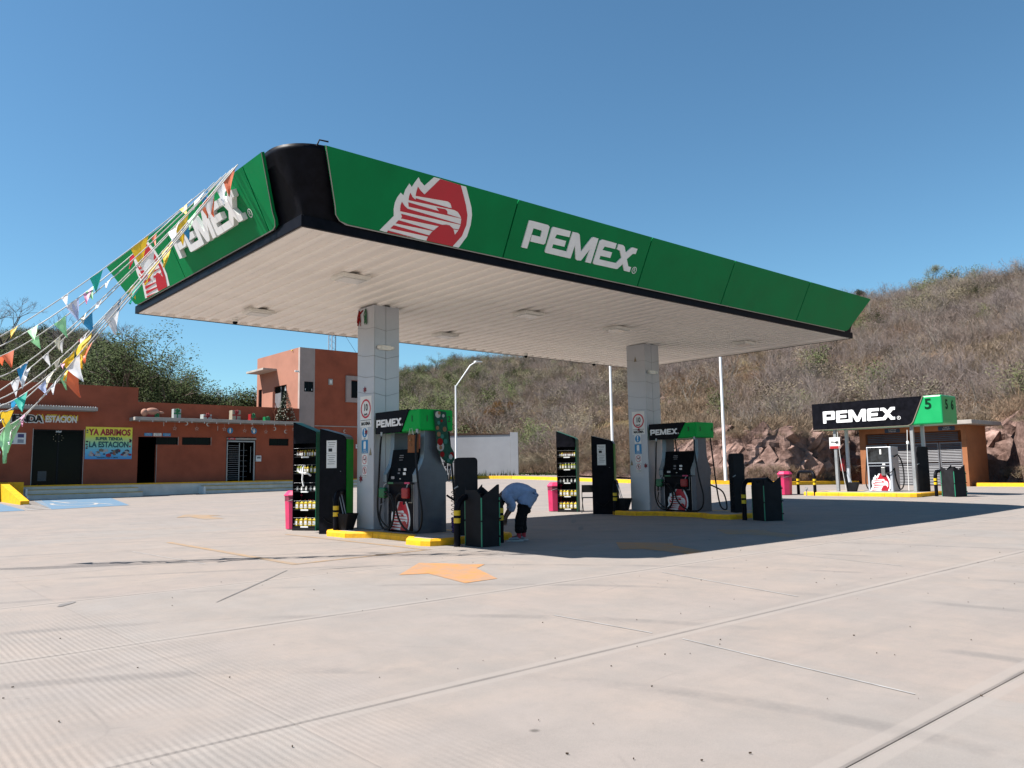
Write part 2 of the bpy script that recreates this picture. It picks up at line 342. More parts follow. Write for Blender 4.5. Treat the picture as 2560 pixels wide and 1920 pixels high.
    for yj in (-8.55, -6.35, -3.65, -.9):
        sb_ = N('ShaderNodeMath'); sb_.operation = 'SUBTRACT'; L(sy.outputs[1], sb_.inputs[0]); sb_.inputs[1].default_value = yj
        ab = N('ShaderNodeMath'); ab.operation = 'ABSOLUTE'; L(sb_.outputs[0], ab.inputs[0])
        c = mix(mul(mr(ab.outputs[0], .085, .10, 1, 0), .45), c, (base[0]*1.05, base[1]*1.05, base[2]*1.04))
        c = mix(mul(mul(mr(ab.outputs[0], .0, .035, 1, 0), mr(noi(1.5, 5), .35, .6)), .6), c, (base[0]*.5, base[1]*.5, base[2]*.5))
    L(c, b.inputs['Base Color']); b.inputs['Roughness'].default_value = .88; b.inputs['Specular IOR Level'].default_value = .25
    wv = N('ShaderNodeTexWave'); wv.bands_direction = 'X'; wv.inputs['Scale'].default_value = 7.5; wv.inputs['Distortion'].default_value = 1.1; wv.inputs['Detail'].default_value = 2
    wv.inputs['Detail Scale'].default_value = .6
    L(pos, wv.inputs['Vector'])
    sx = N('ShaderNodeSeparateXYZ'); L(pos, sx.inputs[0])
    mk_ = mul(mul(mr(sx.outputs[0], -2.2, -3.6), mr(noi(.8, 4), .35, .55)), mr(sx.outputs[1], -.6, -2.6))
    h = mul(wv.outputs['Fac'], mk_)
    b1 = N('ShaderNodeBump'); b1.inputs['Strength'].default_value = .33; b1.inputs['Distance'].default_value = .006; L(h, b1.inputs['Height'])
    b2 = N('ShaderNodeBump'); b2.inputs['Strength'].default_value = .35; b2.inputs['Distance'].default_value = .006; L(noi(120, 6, .7), b2.inputs['Height'])
    L(b1.outputs['Normal'], b2.inputs['Normal']); L(b2.outputs['Normal'], b.inputs['Normal'])
    return m
slabc = concrete('concrete_slab', (.252,.223,.203))
dirtm = mat('dry_earth', (.24,.165,.115), .95, var=.3, scale=.6, bump=.6, bscale=8)

def axis(a, b, step, extra=()):
    n = int(round((b-a)/step)); return sorted(set([round(a+(b-a)*i/n, 3) for i in range(n+1)]+list(extra)))
def sheet(xs, ys, fn, name, m, kind='structure', parent=None):
    mb = MB(); nx, ny = len(xs), len(ys)
    vs = [(x, y, fn(x, y)) for y in ys for x in xs]
    fs = [(j*nx+i, j*nx+i+1, (j+1)*nx+i+1, (j+1)*nx+i) for j in range(ny-1) for i in range(nx-1)]
    return mk(name, mb.add(vs, fs, 0, True), m, parent, kind=kind)
SX = [-15.1,-12.1,-9.1,-6.1,-3.1,-.1,2.75,5.9,8.9,11.9,14.9,17.9,20.9,23.9,26.9]; SY = [-14.2,-11.3,-8.55,-6.35,-3.65,-.9,1.9,4.7,7.5,10.3,13.1]
# base sheet: lies at pavement level outside the built slabs, a little lower below them
def base_h(x, y):
    inside = SX[0]+.01 < x < SX[-1]-.01 and SY[0]+.01 < y < SY[-1]-.01
    return g(x, y)-(.014 if inside else .003)
bx = [-900,-400,-150,-80,-50]+axis(-40, -15.12, 1.8)+[-15.09]+axis(-14.5, 26.5, .8)+[26.89,26.92]+axis(27.5, 44, .8)+[60,120,400,900]
by = [-900,-400,-150,-80,-50,-30]+axis(-26, -14.22, 1.5)+[-14.19]+axis(-13.8, 12.8, .8)+[13.09,13.12]+axis(13.8, 36, .8)+[50,120,400,900]
fc = sheet(bx, by, base_h, 'ground', slabc)
for i in range(len(SX)-1):
    for j in range(len(SY)-1):
        x0, x1, y0, y1 = SX[i]+.0006, SX[i+1]-.0006, SY[j]+.003, SY[j+1]-.003; n = 5
        xs = [x0, x0+.012]+[x0+(x1-x0)*k/n for k in range(1, n)]+[x1-.012, x1]; ys = [y0, y0+.012]+[y0+(y1-y0)*k/n for k in range(1, n)]+[y1-.012, y1]
        mb = MB(); nx = len(xs); vs = []
        for b_, y in enumerate(ys):
            for a_, x in enumerate(xs):
                ed = (.0008 if a_ in (0, nx-1) else 0)+(.006 if b_ in (0, nx-1) else 0); vs.append((x, y, g(x, y)-ed))
        fs = [(q*nx+p, q*nx+p+1, (q+1)*nx+p+1, (q+1)*nx+p) for q in range(nx-1) for p in range(nx-1)]
        mb.add(vs, fs, 0, False); mk('concrete_slab', mb, slabc, fc)

def drape(pts, off, sub=.35):           # a painted outline laid on the pavement
    tri = tessellate_polygon([[Vector((p[0], p[1], 0)) for p in pts]]); T = [[Vector((pts[i][0], pts[i][1])) for i in t] for t in tri]
    for _ in range(4):
        out = []
        for a, b, c in T:
            L = max((a-b).length, (b-c).length, (c-a).length)
            if L < sub*2.5: out.append([a, b, c]); continue
            if L == (a-b).length: q = (a+b)/2; out += [[a, q, c], [q, b, c]]
            elif L == (b-c).length: q = (b+c)/2; out += [[a, b, q], [a, q, c]]
            else: q = (c+a)/2; out += [[a, b, q], [b, c, q]]
        T = out
    mb = MB()
    for a, b, c in T:
        if (b-a).cross(c-a) < 0: b, c = c, b
        mb.add([(p.x, p.y, g(p.x, p.y)+off) for p in (a, b, c)], [(0,1,2)])
    return mb
def worn(name, col, wear=.5, lo=(.40,.37,.34)):
    m, t, b = nodes(name); L = t.links.new; N = t.nodes.new
    gm = N('ShaderNodeNewGeometry'); n = N('ShaderNodeTexNoise'); n.inputs['Scale'].default_value = 3.5; n.inputs['Detail'].default_value = 10; n.inputs['Roughness'].default_value = .75
    L(gm.outputs['Position'], n.inputs['Vector']); r = N('ShaderNodeValToRGB'); e = r.color_ramp.elements
    e[0].position = .42; e[0].color = (*[c*wear+q*(1-wear) for c, q in zip(col, lo)], 1); e[1].position = .60; e[1].color = (*col, 1)
    L(n.outputs['Fac'], r.inputs['Fac']); L(r.outputs['Color'], b.inputs['Base Color']); b.inputs['Roughness'].default_value = .8; return m
arrowm = worn('worn_orange_paint', (.40,.18,.055), .45, (.19,.17,.155)); arrowm2 = worn('faded_orange_paint', (.28,.175,.085), .35, (.2,.18,.165))
bluepnt = worn('blue_floor_paint', (.065,.155,.25), .6, (.18,.18,.18)); wpnt = worn('white_floor_paint', (.36,.35,.34), .3, (.2,.19,.18))
darkst = worn('dark_stain', (.125,.115,.11), .35, (.19,.172,.16))
A1 = [(.66,-2.90),(1.16,-2.88),(1.62,-1.90),(1.98,-1.63),(1.46,-.79),(.54,-1.70),(.87,-1.87)]
mk('painted_arrow', drape(A1, .004), arrowm, label='worn orange painted arrow on the sunlit concrete in front of the nearer pump island', cat='road marking', group='orange arrows painted on the forecourt')
mk('painted_arrow', drape([(x+4.15, y-.02) for x, y in A1], .004), arrowm, label='orange painted arrow on the pavement just inside the edge of the canopy shadow', cat='road marking', group='orange arrows painted on the forecourt')
mk('painted_arrow', drape([(x+7.6, y+.3) for x, y in A1], .004), arrowm2, label='faint faded orange arrow under the canopy beside the farther pump island', cat='road marking', group='orange arrows painted on the forecourt')
mk('painted_arrow', drape([(3.3+.55*a, 12.6+1.0*b) for a, b in ((0,0),(1,0),(1,1.2),(1.7,1.2),(.5,2.4),(-.7,1.2),(0,1.2))], .004), arrowm2, label='small faded orange arrow on the pavement between the store steps and the pumps', cat='road marking', group='orange arrows painted on the forecourt')
for k, p in enumerate(([(.12,.5),(.24,.5),(.24,5.9),(.12,5.9)], [(.12,.40),(2.72,.66),(2.70,.76),(.12,.50)], [(2.6,.78),(2.7,.78),(2.66,5.9),(2.56,5.9)])):
    mk('painted_line', drape(p, .004), arrowm2, label=['faded orange line on the pavement left of the nearer pump island','faded orange line across the front of the nearer island bay','faded orange line running along the nearer pump island kerb'][k], cat='road marking', group='orange bay lines')
for k, p in enumerate(([(-.045,-6.5),(-.06,-6.5),(-.34,-8.3),(-.325,-8.3)], [(2.93,-3.95),(2.91,-3.95),(2.32,-6.1),(2.34,-6.1)], [(-.035,-5.1),(-.05,-5.1),(-.05,-6.2),(-.035,-6.2)], [(5.83,-3.9),(5.82,-3.9),(5.4,-5.8),(5.42,-5.8)], [(-.7,1.5),(-.72,1.5),(-.89,4.5),(-.87,4.5)])):
    mk('joint_sealant', drape(p, .004, .2), wpnt, fc)
# tyre marks and spills
for k, (x, y, a, l, wd) in enumerate(((-.22,-.14,-2.28,2.6,.035),(-3.15,-1.2,.9,.32,.10),(7.2,1.6,.75,1.3,.12),(8.7,3.3,.75,1.5,.14),(.1,-.4,-.3,.8,.03))):
    pts = []
    for s_ in (1, -1):
        for q in range(7) if s_ == 1 else range(6, -1, -1):
            tt = q/6; ww = wd*(.25+.75*math.sin(math.pi*min(.95, max(.05, tt))))*(.7+.6*R.random())*s_/2; bx_ = l*tt
            pts.append((x+math.cos(a)*bx_-math.sin(a)*ww, y+math.sin(a)*bx_+math.cos(a)*ww))
    mk('stain', drape(pts, .0045, .2), darkst, fc)
lit = MB()
for k in range(190):
    x, y = R.uniform(-4.5, 12), R.uniform(-8.9, -.5); s_ = R.uniform(.002, .007); a = R.uniform(0, 6.3)
    if R.random() < .5 and y > -4: continue
    mx = frameM((x, y, g(x, y)+.006), (math.cos(a), math.sin(a), .1), (-math.sin(a), math.cos(a), R.uniform(-.2, .4)))
    lit.box(-s_, s_, -s_*.4, s_*.4, -.002, .004, 0, mx)
mk('leaf_litter', lit, mat('dry_leaf', (.10,.065,.04), .9), fc, kind='stuff')
# blue bay for disabled parking
pk = [(1.95,29.2),(5.0,29.1),(3.8,21.7),(1.08,20.9)]
bay = thing('disabled_parking_bay', 'blue painted disabled parking bay with white wheelchair symbol below the store steps', 'road marking')
mk('blue_field', drape(pk, .004, 1.2), bluepnt, bay)
mk('blue_field', drape([(.45,26.8),(-.8,26.8),(-1.2,20.6),(.30,20.9)], .004, 1.2), bluepnt, bay)
for k in range(9):
    y = 21.0+k*.98; x = .34+(y-21)*.145
    mk('white_stripe', drape([(x,y),(x+.80,y+.3),(x+.84,y+.55),(x+.04,y+.25)], .008, 1), wpnt, bay)
wc = MB()
def seg2(a, b, wd=.14):
    a, b = Vector((*a, 0)), Vector((*b, 0)); d = (b-a).normalized(); n_ = Vector((-d.y, d.x, 0))*wd/2
    wc.add([(p.x, p.y, g(p.x, p.y)+.008) for p in (a-n_, b-n_, b+n_, a+n_)], [(0,1,2,3)])
arc = [(2.5+.72*math.cos(t_), 24.3+1.5*math.sin(t_)) for t_ in [2.4+i*.42 for i in range(10)]]
for a, b in zip(arc, arc[1:]): seg2(a, b)
for a, b in (((2.35,27.6),(2.5,25.0)),((2.5,25.0),(3.2,24.8)),((3.2,24.8),(3.5,22.7)),((2.4,26.2),(3.0,26.0))): seg2(a, b)
mk('wheelchair_symbol', wc, wpnt, bay)

# ------------------------------------------------------------------ yellow perimeter kerb
KL = [(22.5,31.5),(25.9,28.8),(26.9,26.5),(26.4,23.7),(26.2,21.8),(26.2,16.6),(27.2,12.2),(28.4,10.4),(30.2,9.6),(36.15,9.35)]
def kerb(pts, name, label, hgt=.17, wd=.28, group='yellow kerbs'):
    root = thing(name, label, 'kerb', group=group)
    for (x0, y0), (x1, y1) in zip(pts, pts[1:]):
        L = math.hypot(x1-x0, y1-y0); n = max(1, round(L/1.5)); d = Vector(((x1-x0)/L, (y1-y0)/L, 0)); s_ = Vector((-d.y, d.x, 0))
        if s_.dot(Vector((1,.6,0))) < 0: s_ = -s_
        for k in range(n):
            a = Vector((x0, y0, 0))+d*(L*k/n+.006); b = Vector((x0, y0, 0))+d*(L*(k+1)/n-.006)
            A = [(a, 0), (b, 0), (b+s_*wd, 0), (a+s_*wd, 0)]; vs = []
            for p, _ in A: vs.append((p.x, p.y, g(p.x, p.y)-.05))
            for i_, (p, _) in enumerate(A):
                q = p+s_*(.03 if i_ < 2 else 0); vs.append((q.x, q.y, g(p.x, p.y)+hgt))
            fs = [(0,3,2,1),(4,5,6,7),(0,1,5,4),(1,2,6,5),(2,3,7,6),(3,0,4,7)]
            if d.x*s_.y-d.y*s_.x < 0: fs = [f[::-1] for f in fs]
            mk('kerb_stone', MB().add(vs, fs), yellow, root)
kerb(KL, 'perimeter_kerb', 'long bright yellow kerb edging the far side of the lot below the hill')
kerb([(36.6,3.95),(36.7,1.9),(37.2,-4),(38.5,-14)], 'perimeter_kerb', 'bright yellow kerb right of the louvred plant hut')

# ------------------------------------------------------------------ hill terrain, in rings about the lot
AZ = [-70,-20,0,7.9,10.3,12.7,15.7,18.5,20.6,22.7,25.8,33.2,35.2,37.0,39.6,42,47.7,54.3,60.6,64.8,66.5,69.2,71.6,73.2,74.7,80,95,125]
EL = [5,7,8.0,8.0,8.5,8.6,6.6,4.9,4.3,4.1,4.3,6.9,7.0,7.6,7.5,7.8,8.5,9.1,9.9,10.3,10.5,10.8,11.0,11.0,11.1,12.2,13.5,12]
R0 = np.interp(np.arange(-70, 126), [-70,0,28,33,36,40,44,46,48,50,53,58,60.5,62.3,63.6,66,70,73.0,74,80,90,125], [75,56,53,54,57,60,56,51,49,47,43.5,41.2,41.4,44.3,47.6,48.2,48.2,47.6,43.6,43.6,46,60])
HC = ([-70,33,42,45,48,52,56,60,66,72,80,125], [.3,.3,.5,.9,1.5,1.9,2.3,2.4,2.6,2.9,3.7,3])
R1 = ([-70,0,20,33,45,60,75,125], [190,165,150,190,175,140,120,110])
def hill(az, t):       # t: 0 at the foot, .06 at the top of the cut, 1 at the crest, beyond that falling
    r0 = float(np.interp(az, np.arange(-70, 126), R0)); r1 = float(np.interp(az, *R1)); top = 1.28+r1*math.tan(math.radians(float(np.interp(az, AZ, EL))))
    hc = float(np.interp(az, *HC)); a = math.radians(az)
    if t <= .06: r = r0+1.1*t/.06
    else: r = r0+1.1+(r1-r0-1.1)*(t-.06)/.94
    x, y = CAM.x+r*math.sin(a), CAM.y+r*math.cos(a); zb = g(x, y)+.10
    if t <= .06: z = zb+hc*(t/.06)**.8
    elif t <= 1: q = (t-.06)/.94; z = zb+hc+(top-zb-hc)*(q**1.12*.9+.1*q)
    else: q = t-1; z = top-q*q*30-q*4
    amp = min(1, max(0, (t-.06)*8)); p = Vector((x, y, 0))
    z += amp*(1.6*(noise.fractal(p*.035, .8, 2, 5))+.35*noise.fractal(p*.2, .8, 2, 4))*min(1, 1.6-t)
    if t < .1:
        k = min(1, hc/2)*(1-max(0, t-.06)/.04)*min(1, t/.015)
        n1 = noise.voronoi(Vector((x*.9, y*.9, z*1.1)))[0]; dr = (n1[1]-n1[0])*.9-.35+noise.fractal(Vector((x, y, z))*.8, .7, 2, 4)*.5
        x += math.sin(a)*-dr*k*.55; y += math.cos(a)*-dr*k*.55; z += dr*.18*k
    return Vector((x, y, z))
azs = list(np.arange(-68, 46, 1.1))+list(np.arange(46, 82, .34))+list(np.arange(82, 124, 1.2))
ts = [0,.006,.012,.018,.024,.03,.036,.042,.048,.054,.06,.066,.075,.09]+list(np.linspace(.11, 1, 52))+[1.1,1.3,1.7,2.2]
def hillmat():
    m, t, b = nodes('hillside_earth'); L = t.links.new; N = t.nodes.new
    gm = N('ShaderNodeNewGeometry'); n = N('ShaderNodeTexNoise'); n.inputs['Scale'].default_value = .09; n.inputs['Detail'].default_value = 9; n.inputs['Roughness'].default_value = .68
    L(gm.outputs['Position'], n.inputs['Vector']); r = N('ShaderNodeValToRGB'); el = r.color_ramp.elements
    el[0].position = .34; el[0].color = (.105,.072,.053,1); el[1].position = .66; el[1].color = (.27,.19,.145,1)
    for p_, c_ in ((.44,(.14,.11,.055,1)),(.52,(.20,.115,.07,1)),(.58,(.17,.14,.085,1))): q = el.new(p_); q.color = c_
    L(n.outputs['Fac'], r.inputs['Fac']); n2 = N('ShaderNodeTexNoise'); n2.inputs['Scale'].default_value = 3; n2.inputs['Detail'].default_value = 8; L(gm.outputs['Position'], n2.inputs['Vector'])
    r2 = N('ShaderNodeValToRGB'); r2.color_ramp.elements[0].position = .35; r2.color_ramp.elements[0].color = (.45,.45,.45,1); r2.color_ramp.elements[1].position = .65
    L(n2.outputs['Fac'], r2.inputs['Fac']); mx = N('ShaderNodeMix'); mx.data_type = 'RGBA'; mx.blend_type = 'MULTIPLY'; mx.inputs['Factor'].default_value = 1
    L(r.outputs['Color'], mx.inputs[6]); L(r2.outputs['Color'], mx.inputs[7])
    L(mx.outputs[2], b.inputs['Base Color']); b.inputs['Roughness'].default_value = 1; b.inputs['Specular IOR Level'].default_value = .1
    bp = N('ShaderNodeBump'); bp.inputs['Strength'].default_value = 1; bp.inputs['Distance'].default_value = .15; L(n2.outputs['Fac'], bp.inputs['Height']); L(bp.outputs['Normal'], b.inputs['Normal'])
    return m
def rockmat():
    m, t, b = nodes('reddish_rock'); L = t.links.new; N = t.nodes.new
    gm = N('ShaderNodeNewGeometry'); n = N('ShaderNodeTexNoise'); n.inputs['Scale'].default_value = 1.1; n.inputs['Detail'].default_value = 10; n.inputs['Roughness'].default_value = .7
    L(gm.outputs['Position'], n.inputs['Vector']); r = N('ShaderNodeValToRGB'); el = r.color_ramp.elements
    el[0].position = .33; el[0].color = (.085,.050,.040,1); el[1].position = .68; el[1].color = (.30,.205,.175,1); q = el.new(.5); q.color = (.185,.118,.098,1)
    L(n.outputs['Fac'], r.inputs['Fac'])
    oi = N('ShaderNodeObjectInfo'); hs = N('ShaderNodeHueSaturation'); mr = N('ShaderNodeMapRange'); mr.inputs['To Min'].default_value = .7; mr.inputs['To Max'].default_value = 1.3
    L(oi.outputs['Random'], mr.inputs['Value']); L(mr.outputs['Result'], hs.inputs['Value']); L(r.outputs['Color'], hs.inputs['Color']); L(hs.outputs['Color'], b.inputs['Base Color'])
    b.inputs['Roughness'].default_value = .95; b.inputs['Specular IOR Level'].default_value = .15
    n2 = N('ShaderNodeTexVoronoi'); n2.inputs['Scale'].default_value = 3.2; n2.feature = 'DISTANCE_TO_EDGE'; L(gm.outputs['Position'], n2.inputs['Vector'])
    n3 = N('ShaderNodeTexNoise'); n3.inputs['Scale'].default_value = 6; n3.inputs['Detail'].default_value = 8; L(gm.outputs['Position'], n3.inputs['Vector'])
    b1 = N('ShaderNodeBump'); b1.inputs['Strength'].default_value = .5; b1.inputs['Distance'].default_value = .06; L(n2.outputs['Distance'], b1.inputs['Height'])
    b2 = N('ShaderNodeBump'); b2.inputs['Strength'].default_value = .9; b2.inputs['Distance'].default_value = .08; L(n3.outputs['Fac'], b2.inputs['Height']); L(b1.outputs['Normal'], b2.inputs['Normal'])
    L(b2.outputs['Normal'], b.inputs['Normal']); return m
hm, rm = hillmat(), rockmat()
mb = MB(); na, ntt = len(azs), len(ts)
vs = [hill(a, t_) for t_ in ts for a in azs]; hv = vs
fs = [(j*na+i, j*na+i+1, (j+1)*na+i+1, (j+1)*na+i) for j in range(ntt-1) for i in range(na-1)]
cut = lambda j, i: ts[j] < .07 and azs[i] > 43 and float(np.interp(azs[i], *HC)) > .9
mb.add(vs, [f[::-1] for f in fs]); mb.mi = [1 if cut(j, i) else 0 for j in range(ntt-1) for i in range(na-1)]; mb.sm = [x == 0 for x in mb.mi]
hillo = mk('hillside', mb, [hm, rm], kind='structure')
del hv, fs
# rock blocks of the cut face, parts of the hillside
def rock_mesh(seed):
    r = random.Random(seed); bm = bmesh.new()
    for sx in (-1,1):
        for sy in (-1,1):
            for sz in (-1,1):
                if r.random() < .88: bm.verts.new((sx*r.uniform(.6,1), sy*r.uniform(.3,.5), sz*r.uniform(.35,.75)))
    for _ in range(3): bm.verts.new((r.uniform(-1,1), r.uniform(-.5,.5), r.choice((-1,1))*r.uniform(.6,.9)))
    bmesh.ops.convex_hull(bm, input=bm.verts[:]); lo = [v for v in bm.verts if not v.link_faces]; bmesh.ops.delete(bm, geom=lo, context='VERTS')
    bmesh.ops.recalc_face_normals(bm, faces=bm.faces[:])
    x = bpy.data.meshes.new('rock'); bm.to_mesh(x); bm.free(); x.materials.append(rm); return x
RM = [rock_mesh(i) for i in range(12)]; rr = random.Random(5)
for k in range(230):
    az = rr.uniform(49, 78) if k > 60 else rr.uniform(52, 64); t_ = rr.uniform(0.002, .068); p = hill(az, t_); hc = float(np.interp(az, *HC))
    if 64.2 < az < 70: continue
    s_ = rr.choice((.16,.22,.28,.36,.5,.7))*min(1, hc/2.4+.2)
    o = mk('rock', RM[k % 12], None, hillo); o.location = p+Vector((math.sin(math.radians(az)), math.cos(math.radians(az)), 0))*s_*.52
    o.rotation_euler = (rr.uniform(-.25,.25)-.15, rr.uniform(-.3,.3)-.75, -math.radians(az)+rr.uniform(-.35,.35)); o.scale = (s_*rr.uniform(.9,1.7), s_, s_*rr.uniform(.6,1.1))
for k in range(70):   # pale stones strewn on the slope
    az = rr.uniform(40, 78); t_ = rr.uniform(.07, .35); p = hill(az, t_); s_ = rr.uniform(.1,.3)
    o = mk('rock', RM[k % 12], None, hillo); o.location = p; o.rotation_euler = (rr.uniform(-.5,.5), rr.uniform(-.5,.5), rr.uniform(0,6)); o.scale = (s_,)*3

# ------------------------------------------------------------------ vegetation
def tint(name, ramp, nscale=.05, rnd=.5, rough=.95, trans=0.):
    m, t, b = nodes(name); L = t.links.new; N = t.nodes.new
    oi = N('ShaderNodeObjectInfo'); gm = N('ShaderNodeNewGeometry')
    n = N('ShaderNodeTexNoise'); n.inputs['Scale'].default_value = nscale; n.inputs['Detail'].default_value = 4; L(oi.outputs['Location'], n.inputs['Vector'])
    a = N('ShaderNodeMapRange'); a.inputs['From Min'].default_value = .3; a.inputs['From Max'].default_value = .7; L(n.outputs['Fac'], a.inputs['Value'])
    mx = N('ShaderNodeMix'); mx.inputs['Factor'].default_value = rnd; L(a.outputs['Result'], mx.inputs[2]); L(oi.outputs['Random'], mx.inputs[3])
    r = N('ShaderNodeValToRGB'); el = r.color_ramp.elements; k = len(ramp)
    el[0].position = 0; el[0].color = (*ramp[0], 1); el[1].position = 1; el[1].color = (*ramp[-1], 1)
    for i in range(1, k-1): q = el.new(i/(k-1)); q.color = (*ramp[i], 1)
    L(mx.outputs[0], r.inputs['Fac'])
    n2 = N('ShaderNodeTexNoise'); n2.inputs['Scale'].default_value = 2.5; n2.inputs['Detail'].default_value = 3; L(gm.outputs['Position'], n2.inputs['Vector'])
    hs = N('ShaderNodeHueSaturation'); mr = N('ShaderNodeMapRange'); mr.inputs['From Min'].default_value = .3; mr.inputs['From Max'].default_value = .7; mr.inputs['To Min'].default_value = .65; mr.inputs['To Max'].default_value = 1.35
    L(n2.outputs['Fac'], mr.inputs['Value']); L(mr.outputs['Result'], hs.inputs['Value']); L(r.outputs['Color'], hs.inputs['Color']); L(hs.outputs['Color'], b.inputs['Base Color'])
    b.inputs['Roughness'].default_value = rough; b.inputs['Specular IOR Level'].default_value = .15; return m
twigm = tint('grey_twigs', [(.17,.135,.115),(.215,.175,.165),(.205,.155,.125),(.18,.155,.148),(.24,.18,.145),(.20,.172,.17)])
oliv = tint('olive_scrub', [(.115,.108,.07),(.14,.128,.085),(.17,.135,.09),(.125,.115,.08),(.185,.14,.095)])
rust = tint('rusty_dry_weeds', [(.17,.105,.07),(.21,.135,.09),(.16,.125,.085),(.22,.16,.115),(.19,.155,.125)])
leafg = tint('green_leaves', [(.030,.045,.015),(.045,.062,.022),(.065,.080,.032)], .3, .6)
greens = tint('green_scrub_leaves', [(.065,.085,.03),(.095,.11,.045),(.12,.125,.06)], .3, .6)
leafy = tint('tan_dry_leaves', [(.36,.22,.09),(.42,.28,.14)], .3, .6)
barkm = mat('bark', (.17,.13,.10), .95, var=.3, scale=6, bump=.5, bscale=30)
barkp = mat('pale_bark', (.42,.36,.30), .95, var=.25, scale=6, bump=.4, bscale=30)
def twig(mb, p, d, l, wd, mi, r, n=2, depth=0):
    """a fan of thin crossing slivers that fork"""
    q = p+d*l; s_ = d.orthogonal().normalized(); s_.rotate(Matrix.Rotation(r.uniform(0, 6.3), 3, d)); s_ *= wd
    mb.add([p-s_, p+s_, q+s_*.35, q-s_*.35], [(0,1,2,3)], mi)
    if depth < n:
        for _ in range(r.choice((2,3,3))):
            dd = (d+Vector((r.gauss(0,.45), r.gauss(0,.45), r.gauss(.12,.35)))).normalized()
            twig(mb, p+d*l*r.uniform(.45,1), dd, l*r.uniform(.55,.85), wd*.6, mi, r, n, depth+1)
def leaves(mb, c, rad, n, size, mi, r, flat=1.):
    for _ in range(n):
        v = Vector((r.gauss(0,1), r.gauss(0,1), r.gauss(0,1))).normalized()*rad*r.random()**.4; v.z *= flat; p = c+v
        a = Vector((r.gauss(0,1), r.gauss(0,1), r.gauss(0,.6))).normalized(); b_ = a.orthogonal().normalized(); s_ = size*r.uniform(.6,1.4)
        mb.add([p, p+a*s_*.5+b_*s_*.32, p+a*s_, p+a*s_*.5-b_*s_*.32], [(0,1,2,3)], mi)
def grow(mb, fol, p, d, l, rad, r, n, tips, mi=0, spread=.5, up=.15, kids=(2,3)):
    pts = [p]; q = p.copy(); dd = d.copy()
    for _ in range(3):
        dd = (dd+Vector((r.gauss(0,.13), r.gauss(0,.13), r.gauss(up*.3,.06)))).normalized(); q = q+dd*l/3; pts.append(q.copy())
    mb.tube(pts, [rad, rad*.88, rad*.76, rad*.62], 6 if rad > .05 else 4, mi, cap=False)
    if n == 0: tips.append((q, dd)); return
    for _ in range(r.choice(kids)):
        e = (dd+Vector((r.gauss(0,spread), r.gauss(0,spread), r.gauss(up,spread*.5)))).normalized()
        grow(mb, fol, q if r.random() < .7 else pts[2], e, l*r.uniform(.62,.86), rad*.58, r, n-1, tips, mi, spread, up, kids)
def shrub_mesh(seed, kind):
    r = random.Random(seed); mb = MB()
    if kind == 'twig':
        for _ in range(15):
            d = Vector((r.gauss(0,.55), r.gauss(0,.55), 1)).normalized(); twig(mb, Vector((r.gauss(0,.12), r.gauss(0,.12), 0)), d, r.uniform(.45,.72), .010, 0, r, 4)
        mats_ = [twigm]
    elif kind == 'olive':
        for _ in range(9):
            d = Vector((r.gauss(0,.6), r.gauss(0,.6), 1)).normalized(); twig(mb, Vector((r.gauss(0,.15), r.gauss(0,.15), 0)), d, r.uniform(.5,.7), .014, 0, r, 2)
        for _ in range(16): leaves(mb, Vector((r.gauss(0,.5), r.gauss(0,.5), r.uniform(.5,1.45))), .36, 44, .065, 1, r)
        mats_ = [twigm, oliv]
    elif kind == 'stem':
        for _ in range(4):
            d = Vector((r.gauss(0,.35), r.gauss(0,.35), 1)).normalized(); tips = []; grow(mb, None, Vector((r.gauss(0,.08), r.gauss(0,.08), -.1)), d, .85, .035, r, 3, tips, 0, .45, .12)
            for p, dd in tips: twig(mb, p, dd, .22, .008, 1, r, 2)
        mats_ = [barkp, twigm]
    elif kind == 'green':
        for _ in range(8):
            d = Vector((r.gauss(0,.5), r.gauss(0,.5), 1)).normalized(); twig(mb, Vector((0,0,0)), d, .6, .016, 0, r, 2)
        for _ in range(26): leaves(mb, Vector((r.gauss(0,.45), r.gauss(0,.45), r.uniform(.3,1.7))), .38, 46, .075, 1, r)
        mats_ = [twigm, greens]
    else:
        for _ in range(70):
            d = Vector((r.gauss(0,.7), r.gauss(0,.7), 1)).normalized(); twig(mb, Vector((r.gauss(0,.40), r.gauss(0,.40), 0)), d, r.uniform(.18,.38), .010, 0, r, 2)
        mats_ = [rust]
    return me('shrub', mb, mats_)
PROTO = []
for k, (kind, az, t_) in enumerate((('twig',62,.30),('twig',68,.42),('twig',50,.25),('olive',44,.3),('olive',38,.4),('weed',70,.12),('weed',57,.1),('stem',64,.22),('stem',55,.3),('green',36,.25))):
    p = hill(az, t_); lb = {'twig': 'leafless grey shrub on the slope', 'olive': 'olive green shrub on the slope', 'weed': 'tuft of dry weeds', 'stem': 'pale bare branching shrub', 'green': 'green leafy shrub on the slope'}[kind]
    wh = ['above the second lamp post', 'above the small diesel canopy', 'behind the farther pump column', 'above the pale boundary wall', 'left of the low lamp post arm', 'directly above the plant hut roof', 'on top of the rock cut behind the farther pump', 'on the slope left of the small diesel canopy sign', 'on the slope right of the farther column', 'beyond the lamp post with the arm'][k]
    PROTO.append((kind, mk('dry_shrub' if kind != 'weed' else 'weed_tuft', shrub_mesh(k+3, kind), None, label=lb+' '+wh, cat='shrub', group='shrubs standing on the hillside', loc=p)))
